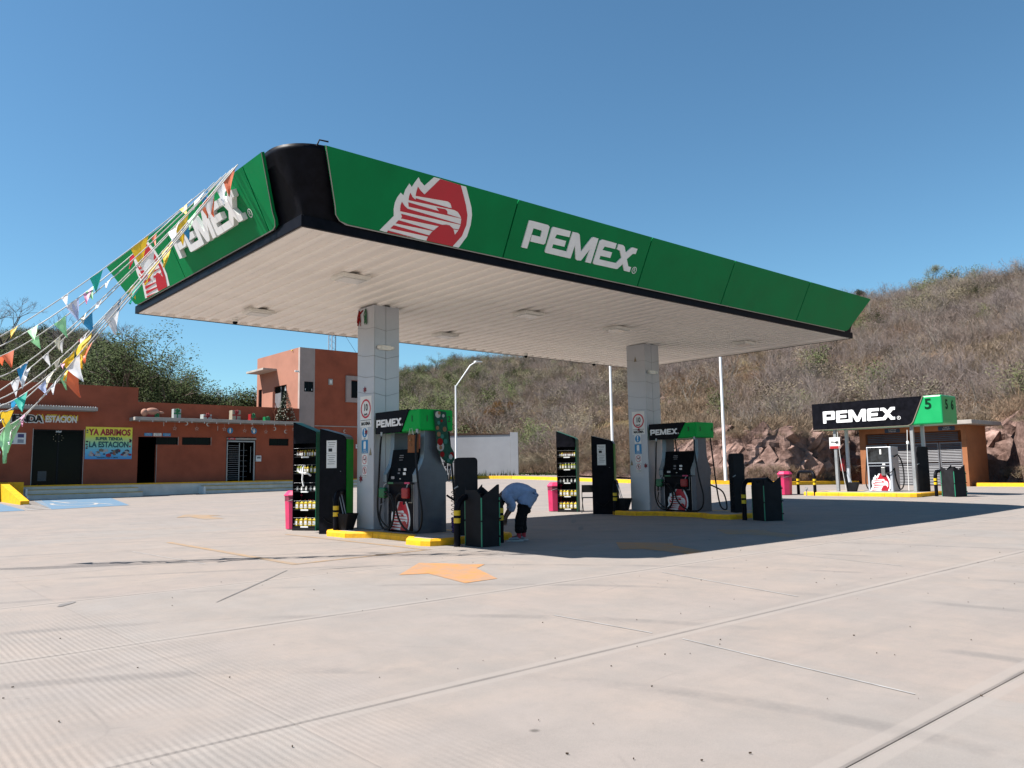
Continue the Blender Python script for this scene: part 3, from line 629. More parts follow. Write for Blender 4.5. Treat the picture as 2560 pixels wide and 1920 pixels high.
def scatter(name, proto, pts, label=None):
    """ground cover: instances of one shrub over points that carry their own turn and size"""
    x = bpy.data.meshes.new(name); x.from_pydata([p[:3] for p in pts], [], [])
    for nm, k in (('turn', 3), ('size', 4)):
        at_ = x.attributes.new(nm, 'FLOAT', 'POINT'); at_.data.foreach_set('value', [p[k] for p in pts])
    o = mk(name, x, None, kind='stuff')
    gt = bpy.data.node_groups.new(name, 'GeometryNodeTree'); gt.interface.new_socket('Geometry', in_out='INPUT', socket_type='NodeSocketGeometry'); gt.interface.new_socket('Geometry', in_out='OUTPUT', socket_type='NodeSocketGeometry')
    N = gt.nodes.new; L = gt.links.new; gi, go = N('NodeGroupInput'), N('NodeGroupOutput')
    ip = N('GeometryNodeInstanceOnPoints'); oi = N('GeometryNodeObjectInfo'); oi.inputs['Object'].default_value = proto; oi.transform_space = 'ORIGINAL'
    oi.inputs['As Instance'].default_value = True
    na1 = N('GeometryNodeInputNamedAttribute'); na1.data_type = 'FLOAT'; na1.inputs['Name'].default_value = 'turn'
    na2 = N('GeometryNodeInputNamedAttribute'); na2.data_type = 'FLOAT'; na2.inputs['Name'].default_value = 'size'
    cx = N('ShaderNodeCombineXYZ'); L(na1.outputs['Attribute'], cx.inputs[2])
    L(gi.outputs[0], ip.inputs['Points']); L(oi.outputs['Geometry'], ip.inputs['Instance']); L(cx.outputs[0], ip.inputs['Rotation']); L(na2.outputs['Attribute'], ip.inputs['Scale']); L(ip.outputs[0], go.inputs[0])
    md = o.modifiers.new('scatter', 'NODES'); md.node_group = gt; return o
rs = random.Random(11); buckets = {k: [] for k in range(len(PROTO))}
kinds = [k for k, _ in PROTO]; byk = {q: [i for i, k in enumerate(kinds) if k == q] for q in ('twig','olive','weed','stem','green')}
cnt = 0
for _ in range(60000):
    az = rs.uniform(-12, 84); r0 = float(np.interp(az, np.arange(-70, 126), R0)); r1 = float(np.interp(az, *R1))
    r = math.sqrt(rs.uniform((r0+2)**2, (r1*1.12)**2)); t_ = .06+.94*(r-r0-1.1)/(r1-r0-1.1)
    if t_ < .065: continue
    p = hill(az, t_); nz = noise.fractal(Vector((p.x*.045, p.y*.045, 3)), .8, 2, 4); nz2 = noise.noise(Vector((p.x*.12, p.y*.12, 9)))
    left = sm(46, 30, az); dens = .42+.4*left+nz*.7
    if az > 46 and t_ < .38: dens -= .30+.45*max(0, nz2)      # open earth and weeds low on the right slope
    u_ = rs.random()
    nz3 = noise.fractal(Vector((p.x*.07+9, p.y*.07, 5)), .8, 2, 4)
    if t_ > .09 and nz3 < -.12 and u_ > .2: continue
    if az > 46 and .09 < t_ < .45 and nz2 > .15 and u_ > .2: continue
    if u_ < dens*.55:
        kd = 'olive' if rs.random() < .20+.42*left+nz*.7-(.20 if az > 56 else 0) else 'twig'
        sc = rs.uniform(.7, 1.7)*(1.1 if kd == 'twig' else 1)
        if rs.random() < .13: kd = 'stem'; sc = rs.uniform(.7, 1.5)
        elif rs.random() < .012+.34*left: kd = 'green'; sc = rs.uniform(.8, 1.8)
        if az > 46 and t_ < .12: sc *= .55
    elif u_ < dens*.55+.34: kd = 'weed'; sc = rs.uniform(.8, 2.1)
    else: continue
    if nz3 > .35 and kd == 'twig': sc *= 1.35
    buckets[rs.choice(byk[kd])].append((p.x, p.y, p.z-.08, rs.uniform(0, 6.28), sc)); cnt += 1
for _ in range(900):      # rough weeds and scrub between the kerb and the slope beside the pale wall
    az = rs.uniform(36, 50); t_ = rs.uniform(.0, .085); p = hill(az, t_); kd = rs.choice(('weed','weed','twig','olive'))
    buckets[rs.choice(byk[kd])].append((p.x, p.y, p.z-.05, rs.uniform(0, 6.28), rs.uniform(.4, 1.0)*(1 if kd == 'weed' else .6)))
for _ in range(500):
    az = rs.uniform(50, 80); t_ = rs.choice((rs.uniform(.0,.012), rs.uniform(.055,.075))); p = hill(az, t_)
    if 64 < az < 72.5: continue
    buckets[rs.choice(byk['weed'])].append((p.x, p.y, p.z-.05, rs.uniform(0, 6.28), rs.uniform(.25, .7)))
for k, (kind, o) in enumerate(PROTO): scatter({'twig':'leafless_scrub','olive':'olive_scrub','weed':'dry_weeds','stem':'pale_bare_scrub','green':'green_scrub'}[kind], o, buckets[k])
print('shrubs', cnt)
def tree(loc, H, kind, seed, label, name='tree', group='trees on and below the hill', bark=None, lm=None, dens=1., flat=1.):
    r = random.Random(seed); root = thing(name, label, 'tree', loc, r.uniform(0,6), group); tr = MB(); cr = MB(); tips = []
    stems = 1 if kind != 'multi' else 4
    for k in range(stems):
        d = Vector((r.gauss(0,.12 if stems == 1 else .45), r.gauss(0,.12 if stems == 1 else .45), 1)).normalized()
        grow(tr, cr, Vector((0,0,-.2)), d, H*(.36 if stems == 1 else .27), H*(.026 if stems == 1 else .013), r, 3 if stems > 1 else 4, tips, 0, .5, .12 if flat > .8 else .02)
    tw = twigm if bark is None else bark
    if kind in ('bare', 'multi'):
        for p, d in tips:
            for _ in range(5): twig(cr, p, (d+Vector((r.gauss(0,.5), r.gauss(0,.5), r.gauss(.1,.4)))).normalized(), H*.075, .006+H*.0012, 0, r, 2)
        mats_ = [tw]
    else:
        for p, d in tips:
            for _ in range(2): twig(cr, p, (d+Vector((r.gauss(0,.5), r.gauss(0,.5), .1))).normalized(), H*.07, .02, 0, r, 1)
            for _ in range(3):
                if r.random() < .9: leaves(cr, p+Vector((r.gauss(0,H*.05), r.gauss(0,H*.05), r.gauss(0,H*.04)*flat)), H*.10, int(34*dens), H*.010+.05, 1, r, flat)
        mats_ = [tw, lm or leafg]
    mk('trunk', tr, bark or barkm, root); mk('crown', cr, mats_, root); return root
def on_hill(u, D):      # foot of a plant seen in photo column u, D metres deep
    P_ = at(u, 1170, D); a = math.degrees(math.atan2(P_.x-CAM.x, P_.y-CAM.y)); r = math.hypot(P_.x-CAM.x, P_.y-CAM.y)
    r0 = float(np.interp(a, np.arange(-70, 126), R0)); r1 = float(np.interp(a, *R1)); t_ = .06+.94*(r-r0-1.1)/(r1-r0-1.1)
    return hill(a, t_) if t_ > 0 else Vector((P_.x, P_.y, g(P_.x, P_.y)))
def on_slope(u, v):      # the spot on the hill seen at photo pixel (u, v)
    best = None
    for k in range(6, 130):
        D = 36+k*1.1; p = on_hill(u, D); d = p-CAM; z = d.dot(FW); pv = 960-FPX*d.dot(UP)/z
        if best is None or abs(pv-v) < best[0]: best = (abs(pv-v), p, D)
        if best[0] < 3: break
    return best[1], best[2]
TR = [('leafy', 335, -50, .0, 8.7, 'big dense green tree rising above the step in the store roofline'),
      ('leafy', 255, -49, .0, 8.0, 'rounded green tree behind the store just left of the biggest tree'),
      ('leafy', 405, -49, .0, 7.4, 'dark green tree behind the store right of the biggest tree'),
      ('leafy', 180, -54, .0, 8.8, 'green tree seen between the bunting strings above the store'),
      ('leafy', 575, -50, .0, 6.2, 'green tree behind the store nearest the two storey tower'),
      ('leafy', 480, -50, .0, 6.2, 'small olive green tree above the roof gifts'),
      ('bare', 300, -66, .0, 10.2, 'tall bare grey tree with fine twigs behind the big green tree'),
      ('bare', -14, -100, .0, 9.0, 'leafless tree standing out against the sky at the far left edge'),
      ('bare', 610, -64, .0, 6.4, 'bare twiggy tree against the sky just left of the tower'),
      ('bare', 655, -66, .0, 6.0, 'small leafless tree half hidden behind the tower wall'),
      ('bare', 530, -62, .0, 6.4, 'grey leafless tree beyond the low store roof'),
      ('multi', 1385, 1110, 0, 4.2, 'pale branched bare shrub tree left of the farther oil rack'),
      ('multi', 1500, 1085, 0, 3.2, 'dark bare many stemmed tree between the farther rack and cabinet'),
      ('multi', 1650, 1000, 0, 3.6, 'pale bare tree beside the top of the farther canopy column'),
      ('multi', 2204, 900, 0, 4.2, 'bare grey tree above the small diesel canopy sign'),
      ('multi', 2100, 905, 0, 4.0, 'bare grey tree with several stems left of the diesel canopy sign'),
      ('multi', 2409, 850, 0, 4.0, 'bare open tree on the slope above the number six'),
      ('multi', 2480, 835, 0, 4.4, 'thin branched tree on the bare earth bank near the right edge'),
      ('multi', 2538, 805, 0, 4.6, 'bare grey tree on the slope touching the right edge'),
      ('round', 2365, 690, 0, 4.2, 'blue green rounded tree on the skyline at the upper right'),
      ('round', 2165, 765, 0, 3.0, 'spiky green tree on the skyline by the canopy tip'),
      ('flat', 1085, -165, 0, 6.2, 'flat topped tree on the distant ridge left of the lamp post')]
for k, (kind, u, v, _q, H, lb) in enumerate(TR):
    p = on_hill(u, -v) if v < 0 else on_slope(u, v)[0]; nm = 'leafless_tree' if kind in ('bare','multi') else 'leafy_tree'
    lm = None
    if kind == 'round': lm = tint('blue_green_leaves', [(.09,.11,.07),(.12,.135,.095)], .3)
    tree(p, H, {'flat':'leafy','round':'leafy'}.get(kind, kind), 100+k, lb, nm, bark=barkp if lb.startswith('pale') else None, lm=lm, dens=2.2 if kind == 'leafy' else 1.2 if kind == 'round' else .6, flat=.45 if kind == 'flat' else 1.)
tree(on_slope(1245, 1085)[0], 3.4, 'leafy', 301, 'small tree with sandy yellow dry leaves above the pale boundary wall', 'leafy_tree', lm=leafy, dens=.6, flat=.5)
# weathered fence posts on the right slope
for k, (u, vb, vt) in enumerate(((1937,992,952),(2009,979,948),(2248,905,882),(2180,920,897),(2082,938,918))):
    p, D = on_slope(u, vb); h_ = (vb-vt)*D/FPX
    mk('fence_post', MB().tube([(0,0,-.2),(.02,0,h_*.5),(-.05 if k != 2 else -.35,.02 if k != 2 else .25,h_)], [.07,.065,.06], 7), barkp, loc=(p.x,p.y,p.z), group='weathered posts on the slope', cat='post',
       label=['leaning pale wooden post on the slope above the farther pump','short upright wooden post left of the diesel canopy sign','white tilted post stub on the bare earth bank','small pale post at the right of the bare bank','thin post among the bare trees mid slope'][k])
# ------------------------------------------------------------------ main canopy
A_, B_, ZS, ZB, ZT, LEAN = 16.62, 7.90, 4.83, 4.985, 5.905, .44
can = thing('petrol_canopy', 'large white soffit filling station canopy with green lettered fascia, standing on two columns', 'canopy', (A_/2, B_/2, 0))
can.location = (0, 0, 0)
# soffit of ribbed sheets running front to back
sp = MB(); wS = .33; prof = [(0,0),(.012,.0),(.02,.022),(.06,.030),(.12,.030),(.17,.012),(.21,.0),(.33,.0)]
prof = [(a, -b*1.5) for a, b in prof]
vs = [(a, yy, b+.045) for a, b in [(0,.05)]+prof+[(.329,.05)] for yy in (.08, B_-.08)]; n = len(vs)//2
sp.add(vs, [(2*i, 2*i+1, 2*i+3, 2*i+2) for i in range(n-1)])
spm = me('soffit_sheet', sp, soffm)
k = 0
while .10+wS*(k+1) <= A_-.06:
    mk('soffit_sheet', spm, None, can, loc=(.10+wS*k, 0, ZS)); k += 1
mk('soffit_edge', MB().box(.10+wS*k, A_-.05, .08, B_-.08, ZS+.03, ZS+.06), soffm, can)
et = MB()
for x0, x1, y0, y1 in ((.03,.10,.03,B_-.03),(A_-.05,A_-.03,.03,B_-.03),(.10,A_-.05,.03,.08),(.10,A_-.05,B_-.08,B_-.03)): et.box(x0, x1, y0, y1, ZS-.004, ZS+.05)
mk('soffit_trim', et, soffm, can)
# black band round the edge
bd = MB()
for x0, x1, y0, y1 in ((0,A_,-.03,.03),(0,A_,B_-.03,B_+.03),(-.03,0,-.03,B_+.03),(A_,A_+.03,-.03,B_+.03)): bd.bbox(x0, x1, y0, y1, ZS-.012, ZB, .006)
mk('edge_band', bd, black, can)
mk('roof_deck', MB().box(.05, A_-.05, .05, B_-.05, 5.3, 5.45), clad, can)
# sloping fascia: side frames (origin, reading direction, length)
T1 = Vector((0,-LEAN,ZT-ZB)); T2 = Vector((-LEAN,0,ZT-ZB)); LT = T1.length
def panel(O, X, T, pts, mi, joint=.012):
    return mk('fascia_panel', MB().poly(pts, O, X, T, .035, 0, back=-.015), mi, can)
def corner_pts(s0, s1, left=0, right=0, h=LT):     # rounded raked ends
    L_ = [(s0+left, h), (s0, .0)] if not left else [(s0+left[0], h), (s0+left[1], .24), (s0+left[1]+.03, .12), (s0+left[1]+.11, .03), (s0+left[1]+.22, .0)]
    R_ = [(s1, .0), (s1+(right if right else 0), h)] if not right else [(s1-right[1]-.22, .0), (s1-right[1]-.11, .03), (s1-right[1]-.03, .12), (s1-right[1], .24), (s1-right[0], h)]
    return [p for p in L_+R_]
OF = Vector((0,-.035,ZB)); J = .014
SE = [.10,3.73,7.32,10.23,13.54,16.88]
front = []
for i in range(5):
    a, b = SE[i]+(J if i else 0), SE[i+1]-(J if i < 4 else 0)
    if i == 0: pts = [(a, LT), (a+.34, .22), (a+.38, .10), (a+.46, .025), (a+.60, 0), (b, 0), (b, LT)]
    elif i == 4: pts = [(a, LT), (a, 0), (b-.80, 0), (b-.66, .02), (b-.58, .08), (b-.02, LT-.02), (b-.05, LT)]
    else: pts = [(a, LT), (a, 0), (b, 0), (b, LT)]
    front.append(panel(OF, PY, T1, pts, green))
tr_ = MB(); Tn = T1.normalized()
tr_.poly([(.66,-.018),(16.1,-.018),(16.1,-.002),(.66,-.002)], OF, PY, T1, .045, 0, back=-.01)
tr_.poly([(.085,LT),(.425,.22),(.465,.10),(.545,.022),(.66,-.018),(.66,.0),(.70,.0),(.56,.025),(.48,.10),(.44,.22),(.10,LT)], OF, PY, T1, .042, 0, back=.036)
mk('fascia_trim', tr_, silver, can)
N1 = PY.cross(T1.normalized())
word(OF+PY*4.06+Tn*.243+N1*.035, PY, T1, .49, whitep, front[1], .022)
eagle(OF+PY*1.239+Tn*.004+N1*.035, PY, T1, 1.0, front[0], whitep, redp, cl=(-1,0.004,9,LT-.008), t=.006)
# left side (faces -X); s runs from -B_ .. 0 as read from outside
OL = Vector((-.035,0,ZB)); SL = [-8.45,-4.66,-.97,-.29]; left = []; T2n = T2.normalized(); N2 = NX.cross(T2n)
for i in range(3):
    a, b = SL[i]+(J if i else 0), SL[i+1]-(J if i < 2 else 0)
    if i == 0: pts = [(a, LT), (a+.03, LT-.05), (a+.62, .12), (a+.70, .03), (a+.84, 0), (b, 0), (b, LT)]
    elif i == 2: pts = [(a, LT), (a, 0), (b-.66, .0)] if False else [(a, LT), (a, 0), (b-.52, 0), (b-.43, .025), (b-.38, .10), (b-.36, .22), (b, LT)]
    else: pts = [(a, LT), (a, 0), (b, 0), (b, LT)]
    left.append(mk('fascia_panel', MB().poly(pts, OL, NX, T2, .035, 0, back=-.015), green, can))
tr2 = MB().poly([(-7.62,-.018),(-.82,-.018),(-.82,-.002),(-7.62,-.002)], OL, NX, T2, .045, 0, back=-.01)
tr2.poly([(-.82,-.018),(-.72,.02),(-.665,.10),(-.64,.22),(-.275,LT),(-.29,LT),(-.655,.22),(-.68,.10),(-.735,.03),(-.83,.0)], OL, NX, T2, .042, 0, back=.036)
mk('fascia_trim', tr2, silver, can)
word(OL+NX*-4.33+T2n*.32+N2*.035, NX, T2, .49, whitep, left[1], .085)
eagle(OL+NX*-7.03+T2n*.02+N2*.035, NX, T2, 1.0, left[0], whitep, redp, cl=(-1,-.01,9,LT-.035), t=.006)
# far sides, plain green
mk('fascia_panel', MB().poly([(.7,0),(A_-.7,0),(A_-.2,LT),(.2,LT)], (A_,B_+.035,ZB), (-1,0,0), (0,LEAN,ZT-ZB), .035, 0, back=-.015), green, can)
mk('fascia_panel', MB().poly([(.7,0),(B_-.7,0),(B_-.2,LT),(.2,LT)], (A_+.035,0,ZB), (0,1,0), (LEAN,0,ZT-ZB), .035, 0, back=-.015), green, can)
# backing and rounded black corner shells
bk_ = MB(); prof_b = []
def ring(z, off, rad, seg=10):
    pts = []
    for cx, cy, a0 in ((rad-off, rad-off, math.pi), (A_+off-rad, rad-off, 1.5*math.pi), (A_+off-rad, B_+off-rad, 0), (rad-off, B_+off-rad, .5*math.pi)):
        for q in range(seg+1):
            a = a0+.5*math.pi*q/seg; pts.append((cx+rad*math.cos(a), cy+rad*math.sin(a), z))
    return pts
rings = [ring(ZB, -.01, .012), ring(ZB+.12, .02, .06), ring(ZB+.35, .13, .25), ring(ZT-.05, .40, .62), ring(ZT+.02, .42, .64), ring(ZT+.02, .36, .6), ring(ZB+.3, .05, .2)]
n = len(rings[0]); vs = [p for r_ in rings for p in r_]
bk_.add(vs, [(j*n+i, j*n+(i+1) % n, (j+1)*n+(i+1) % n, (j+1)*n+i) for j in range(len(rings)-1) for i in range(n)], 0, True)
mk('fascia_backing', bk_, black, can)
for k, (x, y) in enumerate(((.02,-.42),(-.36,-.05))): pass
mk('roof_bracket', MB().tube([(.0,-.42,ZT-.02),(.02,-.46,ZT+.06),(.14,-.50,ZT+.05)],.012), blackm, can)
# two columns clad in aluminium sheets
CX = [3.667, 12.569]; CY = 4.098; CWX, CWY = .629, .673
for x in CX:
    c = mk('column_core', MB().box(x+.02, x+CWX-.02, CY+.02, CY+CWY-.02, .10, ZS+.02), blackm, can)
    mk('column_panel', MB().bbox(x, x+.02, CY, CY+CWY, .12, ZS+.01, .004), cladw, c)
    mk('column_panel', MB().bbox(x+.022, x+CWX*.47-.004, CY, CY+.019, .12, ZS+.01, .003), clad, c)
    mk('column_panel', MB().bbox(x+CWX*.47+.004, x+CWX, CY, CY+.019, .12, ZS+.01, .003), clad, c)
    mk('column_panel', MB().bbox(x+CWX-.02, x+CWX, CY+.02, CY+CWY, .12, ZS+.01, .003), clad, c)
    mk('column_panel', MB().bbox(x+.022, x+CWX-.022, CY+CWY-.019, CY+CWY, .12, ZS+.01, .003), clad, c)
lampm = mat('lamp_glass', (.85,.84,.80), .2, var=.03)
where = ['nearest the rounded black corner of the canopy', 'at the back left of the soffit', 'right of the nearer column top', 'left of the farther column top', 'at the far right of the soffit', 'hidden among the ribs in the middle of the soffit back']
for k, (x, y) in enumerate(((2.03,2.19),(1.99,6.10),(6.88,2.75),(9.95,2.82),(14.7,2.2),(7.0,6.1))):
    t = thing('canopy_light', 'square cream flush light '+where[k], 'ceiling light', (x, y, ZS), group='flush lights under the canopy')
    b_ = .04
    mk('light_housing', MB().bbox(-.29,.29,-.23,.23,-.075,.0,.02), cream, t)
    mk('light_lens', MB().bbox(-.23,.23,-.17,.17,-.088,-.076,.004), lampm, t)
for k, (x, y) in enumerate(((1.95,7.31),(11.07,7.5),(14.2,7.6))):
    t = thing('dome_camera', 'small dome camera under the rear edge of the canopy '+['at its left end','left of the farther column','right beside the farther column'][k], 'camera', (x, y, ZS), group='dome cameras under the canopy')
    mk('camera_base', MB().lathe([(.07,0),(.075,-.05),(.06,-.06)], 0, 0, 14), cream, t)
    mk('camera_dome', MB().lathe([(.058,-.06),(.055,-.09),(.035,-.12),(.005,-.13)], 0, 0, 14), glassd, t)

# ------------------------------------------------------------------ pump islands
def island(cx, x_half_wide, x_half, yA, yB, z, name, label):
    """dog-bone kerb: yellow kerb stones round a concrete top"""
    w, s_ = x_half_wide, x_half; root = thing(name, label, 'pump island', (cx, 0, z)); e = .25
    side = [(-w+e, yA), (-w+.08, yA+.08), (-w, yA+e), (-w, yA+.72), (-s_, yA+1.15), (-s_, yB-1.45), (-w, yB-1.0), (-w, yB-e), (-w+.08, yB-.08), (-w+e, yB)]
    outl = side+[(-x, y) for x, y in side[::-1]]; outl = outl[::-1]      # anticlockwise
    area = sum(outl[i][0]*outl[(i+1) % len(outl)][1]-outl[(i+1) % len(outl)][0]*outl[i][1] for i in range(len(outl)))
    if area < 0: outl = outl[::-1]
    n = len(outl); kw = .13; inner = []
    for i in range(n):
        p0, p1, p2 = Vector(outl[i-1]), Vector(outl[i]), Vector(outl[(i+1) % n]); n1 = Vector((-(p1-p0).y, (p1-p0).x)).normalized(); n2 = Vector((-(p2-p1).y, (p2-p1).x)).normalized()
        m_ = (n1+n2).normalized(); inner.append(p1+m_*kw/max(.5, m_.dot(n1)))
    for i in range(n):
        a, b, c, d = Vector(outl[i]), Vector(outl[(i+1) % n]), inner[(i+1) % n], inner[i]; L = (b-a).length; m_ = max(1, round(L/.75))
        for q in range(m_):
            t0, t1 = q/m_, (q+1)/m_; gp = .004/L if L > .3 else 0; t0 += gp; t1 -= gp
            A1_, B1_, C1_, D1_ = a.lerp(b, t0), a.lerp(b, t1), d.lerp(c, t1), d.lerp(c, t0); nn = (D1_-A1_).normalized()*.025
            v = [(p.x, p.y, h) for h, ps in ((-.02, (A1_,B1_,C1_,D1_)), (.085, (A1_,B1_,C1_,D1_)), (.12, (A1_+nn,B1_+nn,C1_,D1_))) for p in ps]
            mk('kerb_stone', MB().add(v, [(0,3,2,1),(8,9,10,11)]+[(j*4+i2, j*4+(i2+1) % 4, (j+1)*4+(i2+1) % 4, (j+1)*4+i2) for j in (0,1) for i2 in range(4)]), yellow, root)
    mk('island_top', MB().poly([(p.x, p.y) for p in inner], (0,0,0), PY, (0,1,0), .116, 0, back=-.01), conc, root)
    return root
i1 = island(3.98, 1.02, .66, 1.1, 5.0, 0, 'pump_island', 'yellow kerbed pump island nearest the camera, partly in sunlight')
island(3.98+8.902, 1.02, .66, 1.0, 5.0, 0, 'pump_island', 'yellow kerbed pump island in the canopy shade round the farther column')
island(24.15, 1.25, 1.2, 1.05, 5.3, g(24.1, 3), 'pump_island', 'small bright yellow kerbed island under the diesel sign canopy')

# ------------------------------------------------------------------ dispensers
def hose(pts, r=.017, seg=7):
    P_ = [Vector(p) for p in pts]; out = []
    P_ = [P_[0]*2-P_[1]]+P_+[P_[-1]*2-P_[-2]]
    for i in range(1, len(P_)-2):
        for q in range(7):
            t = q/7; a, b, c, d = P_[i-1:i+3]
            out.append(.5*((2*b)+(c-a)*t+(2*a-5*b+4*c-d)*t*t+(3*b-a-3*c+d)*t**3))
    out.append(P_[-2]); return MB().tube(out, r*1.18, seg)
def nozzle(root, x, y, z, sgn, m_):
    """holster on the panel, coloured boot, spout up into the holster, lever guard; sgn -1 for the -X side"""
    h = mk('nozzle_holster', MB().bbox(x+(0 if sgn < 0 else -.05), x+(.05 if sgn < 0 else 0), y-.055, y+.085, z-.19, z+.25, .01), silver, root)
    mk('holster_recess', MB().box(*sorted((x+sgn*.003, x+sgn*.006)), y-.04, y+.07, z-.17, z+.23), blackm, h)
    b = mk('nozzle', MB().bbox(x+(-.11 if sgn < 0 else .02), x+(-.02 if sgn < 0 else .11), y-.03, y+.18, z-.10, z+.11, .03), m_, root)
    mk('nozzle_spout', MB().tube([(x+sgn*.06, y+.06, z+.07), (x+sgn*.06, y+.02, z+.16), (x+sgn*.02, y-.02, z+.21)], .012), galv, b)
    mk('nozzle_lever', MB().tube([(x+sgn*.07, y+.10, z-.07), (x+sgn*.08, y+.09, z-.2), (x+sgn*.06, y+.01, z-.17), (x+sgn*.06, y+.01, z-.05)], .009).tube([(x+sgn*.06, y+.13, z-.05), (x+sgn*.07, y+.14, z-.22)], .014), blackm, b)
def dispenser(label, dig, name='fuel_dispenser'):
    """origin: centre of the cabinet foot; faces -X and +X"""
    root = thing(name, label, 'fuel dispenser'); HW, HY = .33, .60
    def side_prof(k=1.):
        p = [(-.33,0),(-.33,.965),(-.36,.97),(-.36,1.12),(-.30,1.22),(-.235,1.33),(-.195,1.45),(-.175,1.62),(-.165,2.0)]
        return p+[(-x, z) for x, z in p[::-1]]
    for y0 in (-HY, HY-.13):
        mk('side_frame', MB().poly(side_prof(), (0, y0+.13, .0), PY, UZ, .13, 0, back=0), pumpg, root)
        for s_ in (-1, 1):        # light shoulders that hug the display
            pts = [(.36,.975),(.365,1.12),(.30,1.225),(.24,1.33),(.20,1.45),(.182,1.62),(.175,2.0)]
            mb = MB()
            for (a, za), (b, zb) in zip(pts, pts[1:]): mb.poly([(y0-.005,0),(y0+.135,0),(y0+.135,math.hypot(b-a, zb-za)),(y0-.005,math.hypot(b-a, zb-za))], (s_*a,0,za), (0,1,0) if s_ > 0 else (0,1,0), (s_*(b-a),0,zb-za), .0 if s_ > 0 else 0, 0, back=-.006*s_)
            mk('shoulder_cover', mb, pumps, root)
    body = mk('lower_cabinet', MB().bbox(-.315,.315,-HY+.13,HY-.13,0,.98,.008), black, root)
    for s_ in (-1, 1):
        for yy in (-HY+.135, HY-.15): mk('edge_strip', MB().box(*sorted((s_*.315, s_*.335)), yy, yy+.015, .01, .97), alu, body)
    disp = mk('display_panel', MB().poly([(-.34,.99),(-.27,1.25),(-.20,1.62),(.20,1.62),(.27,1.25),(.34,.99)], (0, HY-.131, 0), PY, UZ, (HY-.131)*2, 0, back=0), screen, root)
    ledge = mk('key_ledge', MB().bbox(-.37,.37,-HY+.135,HY-.135,.93,.985,.01), blackm, root)
    for s_ in (-1,):
        for k, (yy, z, w_, h_, mm) in enumerate(((.10,1.50,.14,.02,'l'),(.10,1.46,.16,.015,'l'),(.10,1.41,.12,.015,'l'),(-.10,1.22,.09,.05,'w'),(.10,1.22,.08,.05,'l'),(-.10,1.14,.09,.05,'w'),(.10,1.15,.08,.03,'l'),(.32,1.06,.06,.06,'r'),(.26,1.06,.05,.06,'r'),(.02,1.04,.04,.014,'w'))):
            xx = -(.20+(1.62-z)*.2)-.012
            mk('display_marking', MB().box(xx-.003, xx, yy-w_/2, yy+w_/2, z-h_/2, z+h_/2), paper if mm == 'w' else alu if mm == 'r' else louvre, disp)
        mk('price_card', MB().box(-.378,-.372,.20,.40,.94,.975), gplas, ledge); mk('price_card', MB().box(-.378,-.372,-.38,-.20,.94,.975), pink, ledge)
    for yy in (-HY+.065, HY-.065):
        mk('label_sticker', MB().box(-.181,-.178,yy-.015,yy+.02,1.60,1.66).box(-.181,-.178,yy-.02,yy+.02,1.45,1.54), paper, root)
    # valance
    val = mk('valance', MB().bbox(-.34,.46,-.68,.86,1.965,2.38,.03), valg, root)
    dz = 1.955
    for s_ in (-1, 1):
        O = (-.345,.90,dz) if s_ < 0 else (.465,-.02,dz); X = NX if s_ < 0 else Vector((0,1,0))
        if s_ < 0:
            mk('sign_face', MB().poly([(0,0),(.92,0),(.98,.05),(1.24,.44),(0,.44)], O, X, UZ, .016, 0, back=-.03), black, val)
            word(Vector(O)+X*.05+UZ*.13+Vector((-.016,0,0)), X, UZ, .155, whitep, val, .006)
            text('number', dig[0], Vector(O)+X*1.33+UZ*.24, X, UZ, .17, inkm, val)
        else: mk('sign_face', MB().poly([(0,0),(.8,0),(.8,.44),(-.3,.44)], O, X, UZ, .016, 0, back=-.03), black, val)
    text('number', dig[0], (-.17,-.682,2.19), PY, UZ, .17, inkm, val, off=.002); text('number', dig[1], (.36,-.682,2.19), PY, UZ, .17, inkm, val, off=.002)
    # emblem on the lower door
    eagle((-.316,.42,.04), NX, UZ, .56, body, whitep, redp, cl=(-.0,0,9,9), t=.004, sx=.80)
    nozzle(root, -.318, .50, .76, -1, gplas); nozzle(root, -.318, -.33, .76, -1, redplas)
    nozzle(root, .318, .40, .76, 1, gplas); nozzle(root, .318, -.43, .76, 1, redplas)
    for (y0, y1, dx) in ((.58,.60,-1),(-.60,-.30,-1)):
        x = -.39
        pts = [(-.36,y0+.07,1.96),(-.40,y0+.06,1.7),(-.42,y0+.08,1.1),(-.42,y0+.13,.5),(-.41,y0+.06,.18),(-.41,y0-.12,.05),(-.41,y0-.35,.10),(-.41,y0-.46,.35),(-.40,y0-.38,.62),(-.40,y0-.16,.78),(-.40,y0+.00,.72)] if dx else []
        if y0 < 0: pts = [(-.36,-.62,1.96),(-.42,-.66,1.6),(-.45,-.78,.95),(-.45,-.90,.45),(-.44,-.84,.14),(-.42,-.60,.03),(-.41,-.25,.10),(-.41,-.02,.32),(-.41,.05,.6),(-.41,-.07,.75),(-.40,-.20,.72)]
        mk('hose', hose(pts), rubber, root)
        mk('hose', hose([(.42,y0+.02,1.96),(.46,y0-.02,1.3),(.48,y0-.08,.6),(.46,y0-.2,.12),(.44,y0-.4,.08),(.44,y0-.3,.5),(.40,y0+.06,.7)]), rubber, root)
    mk('hose', hose([(-.41,.59,.52),(-.42,.62,.3),(-.40,.50,.15),(-.40,.3,.1),(-.40,.13,.3),(-.40,.12,.55),(-.40,.25,.74),(-.40,.48,.70)], .013), rubber, root)
    for yy in (.65,-.62): mk('hose_fitting', MB().tube([(-.36,yy,1.99),(-.36,yy,1.90)], .028), galv, root)
    return root
d1 = dispenser('grey fuel dispenser of the nearer island with numbers 1 and 2 on its green valance', '12'); d1.location = (3.95, 3.0, .117)
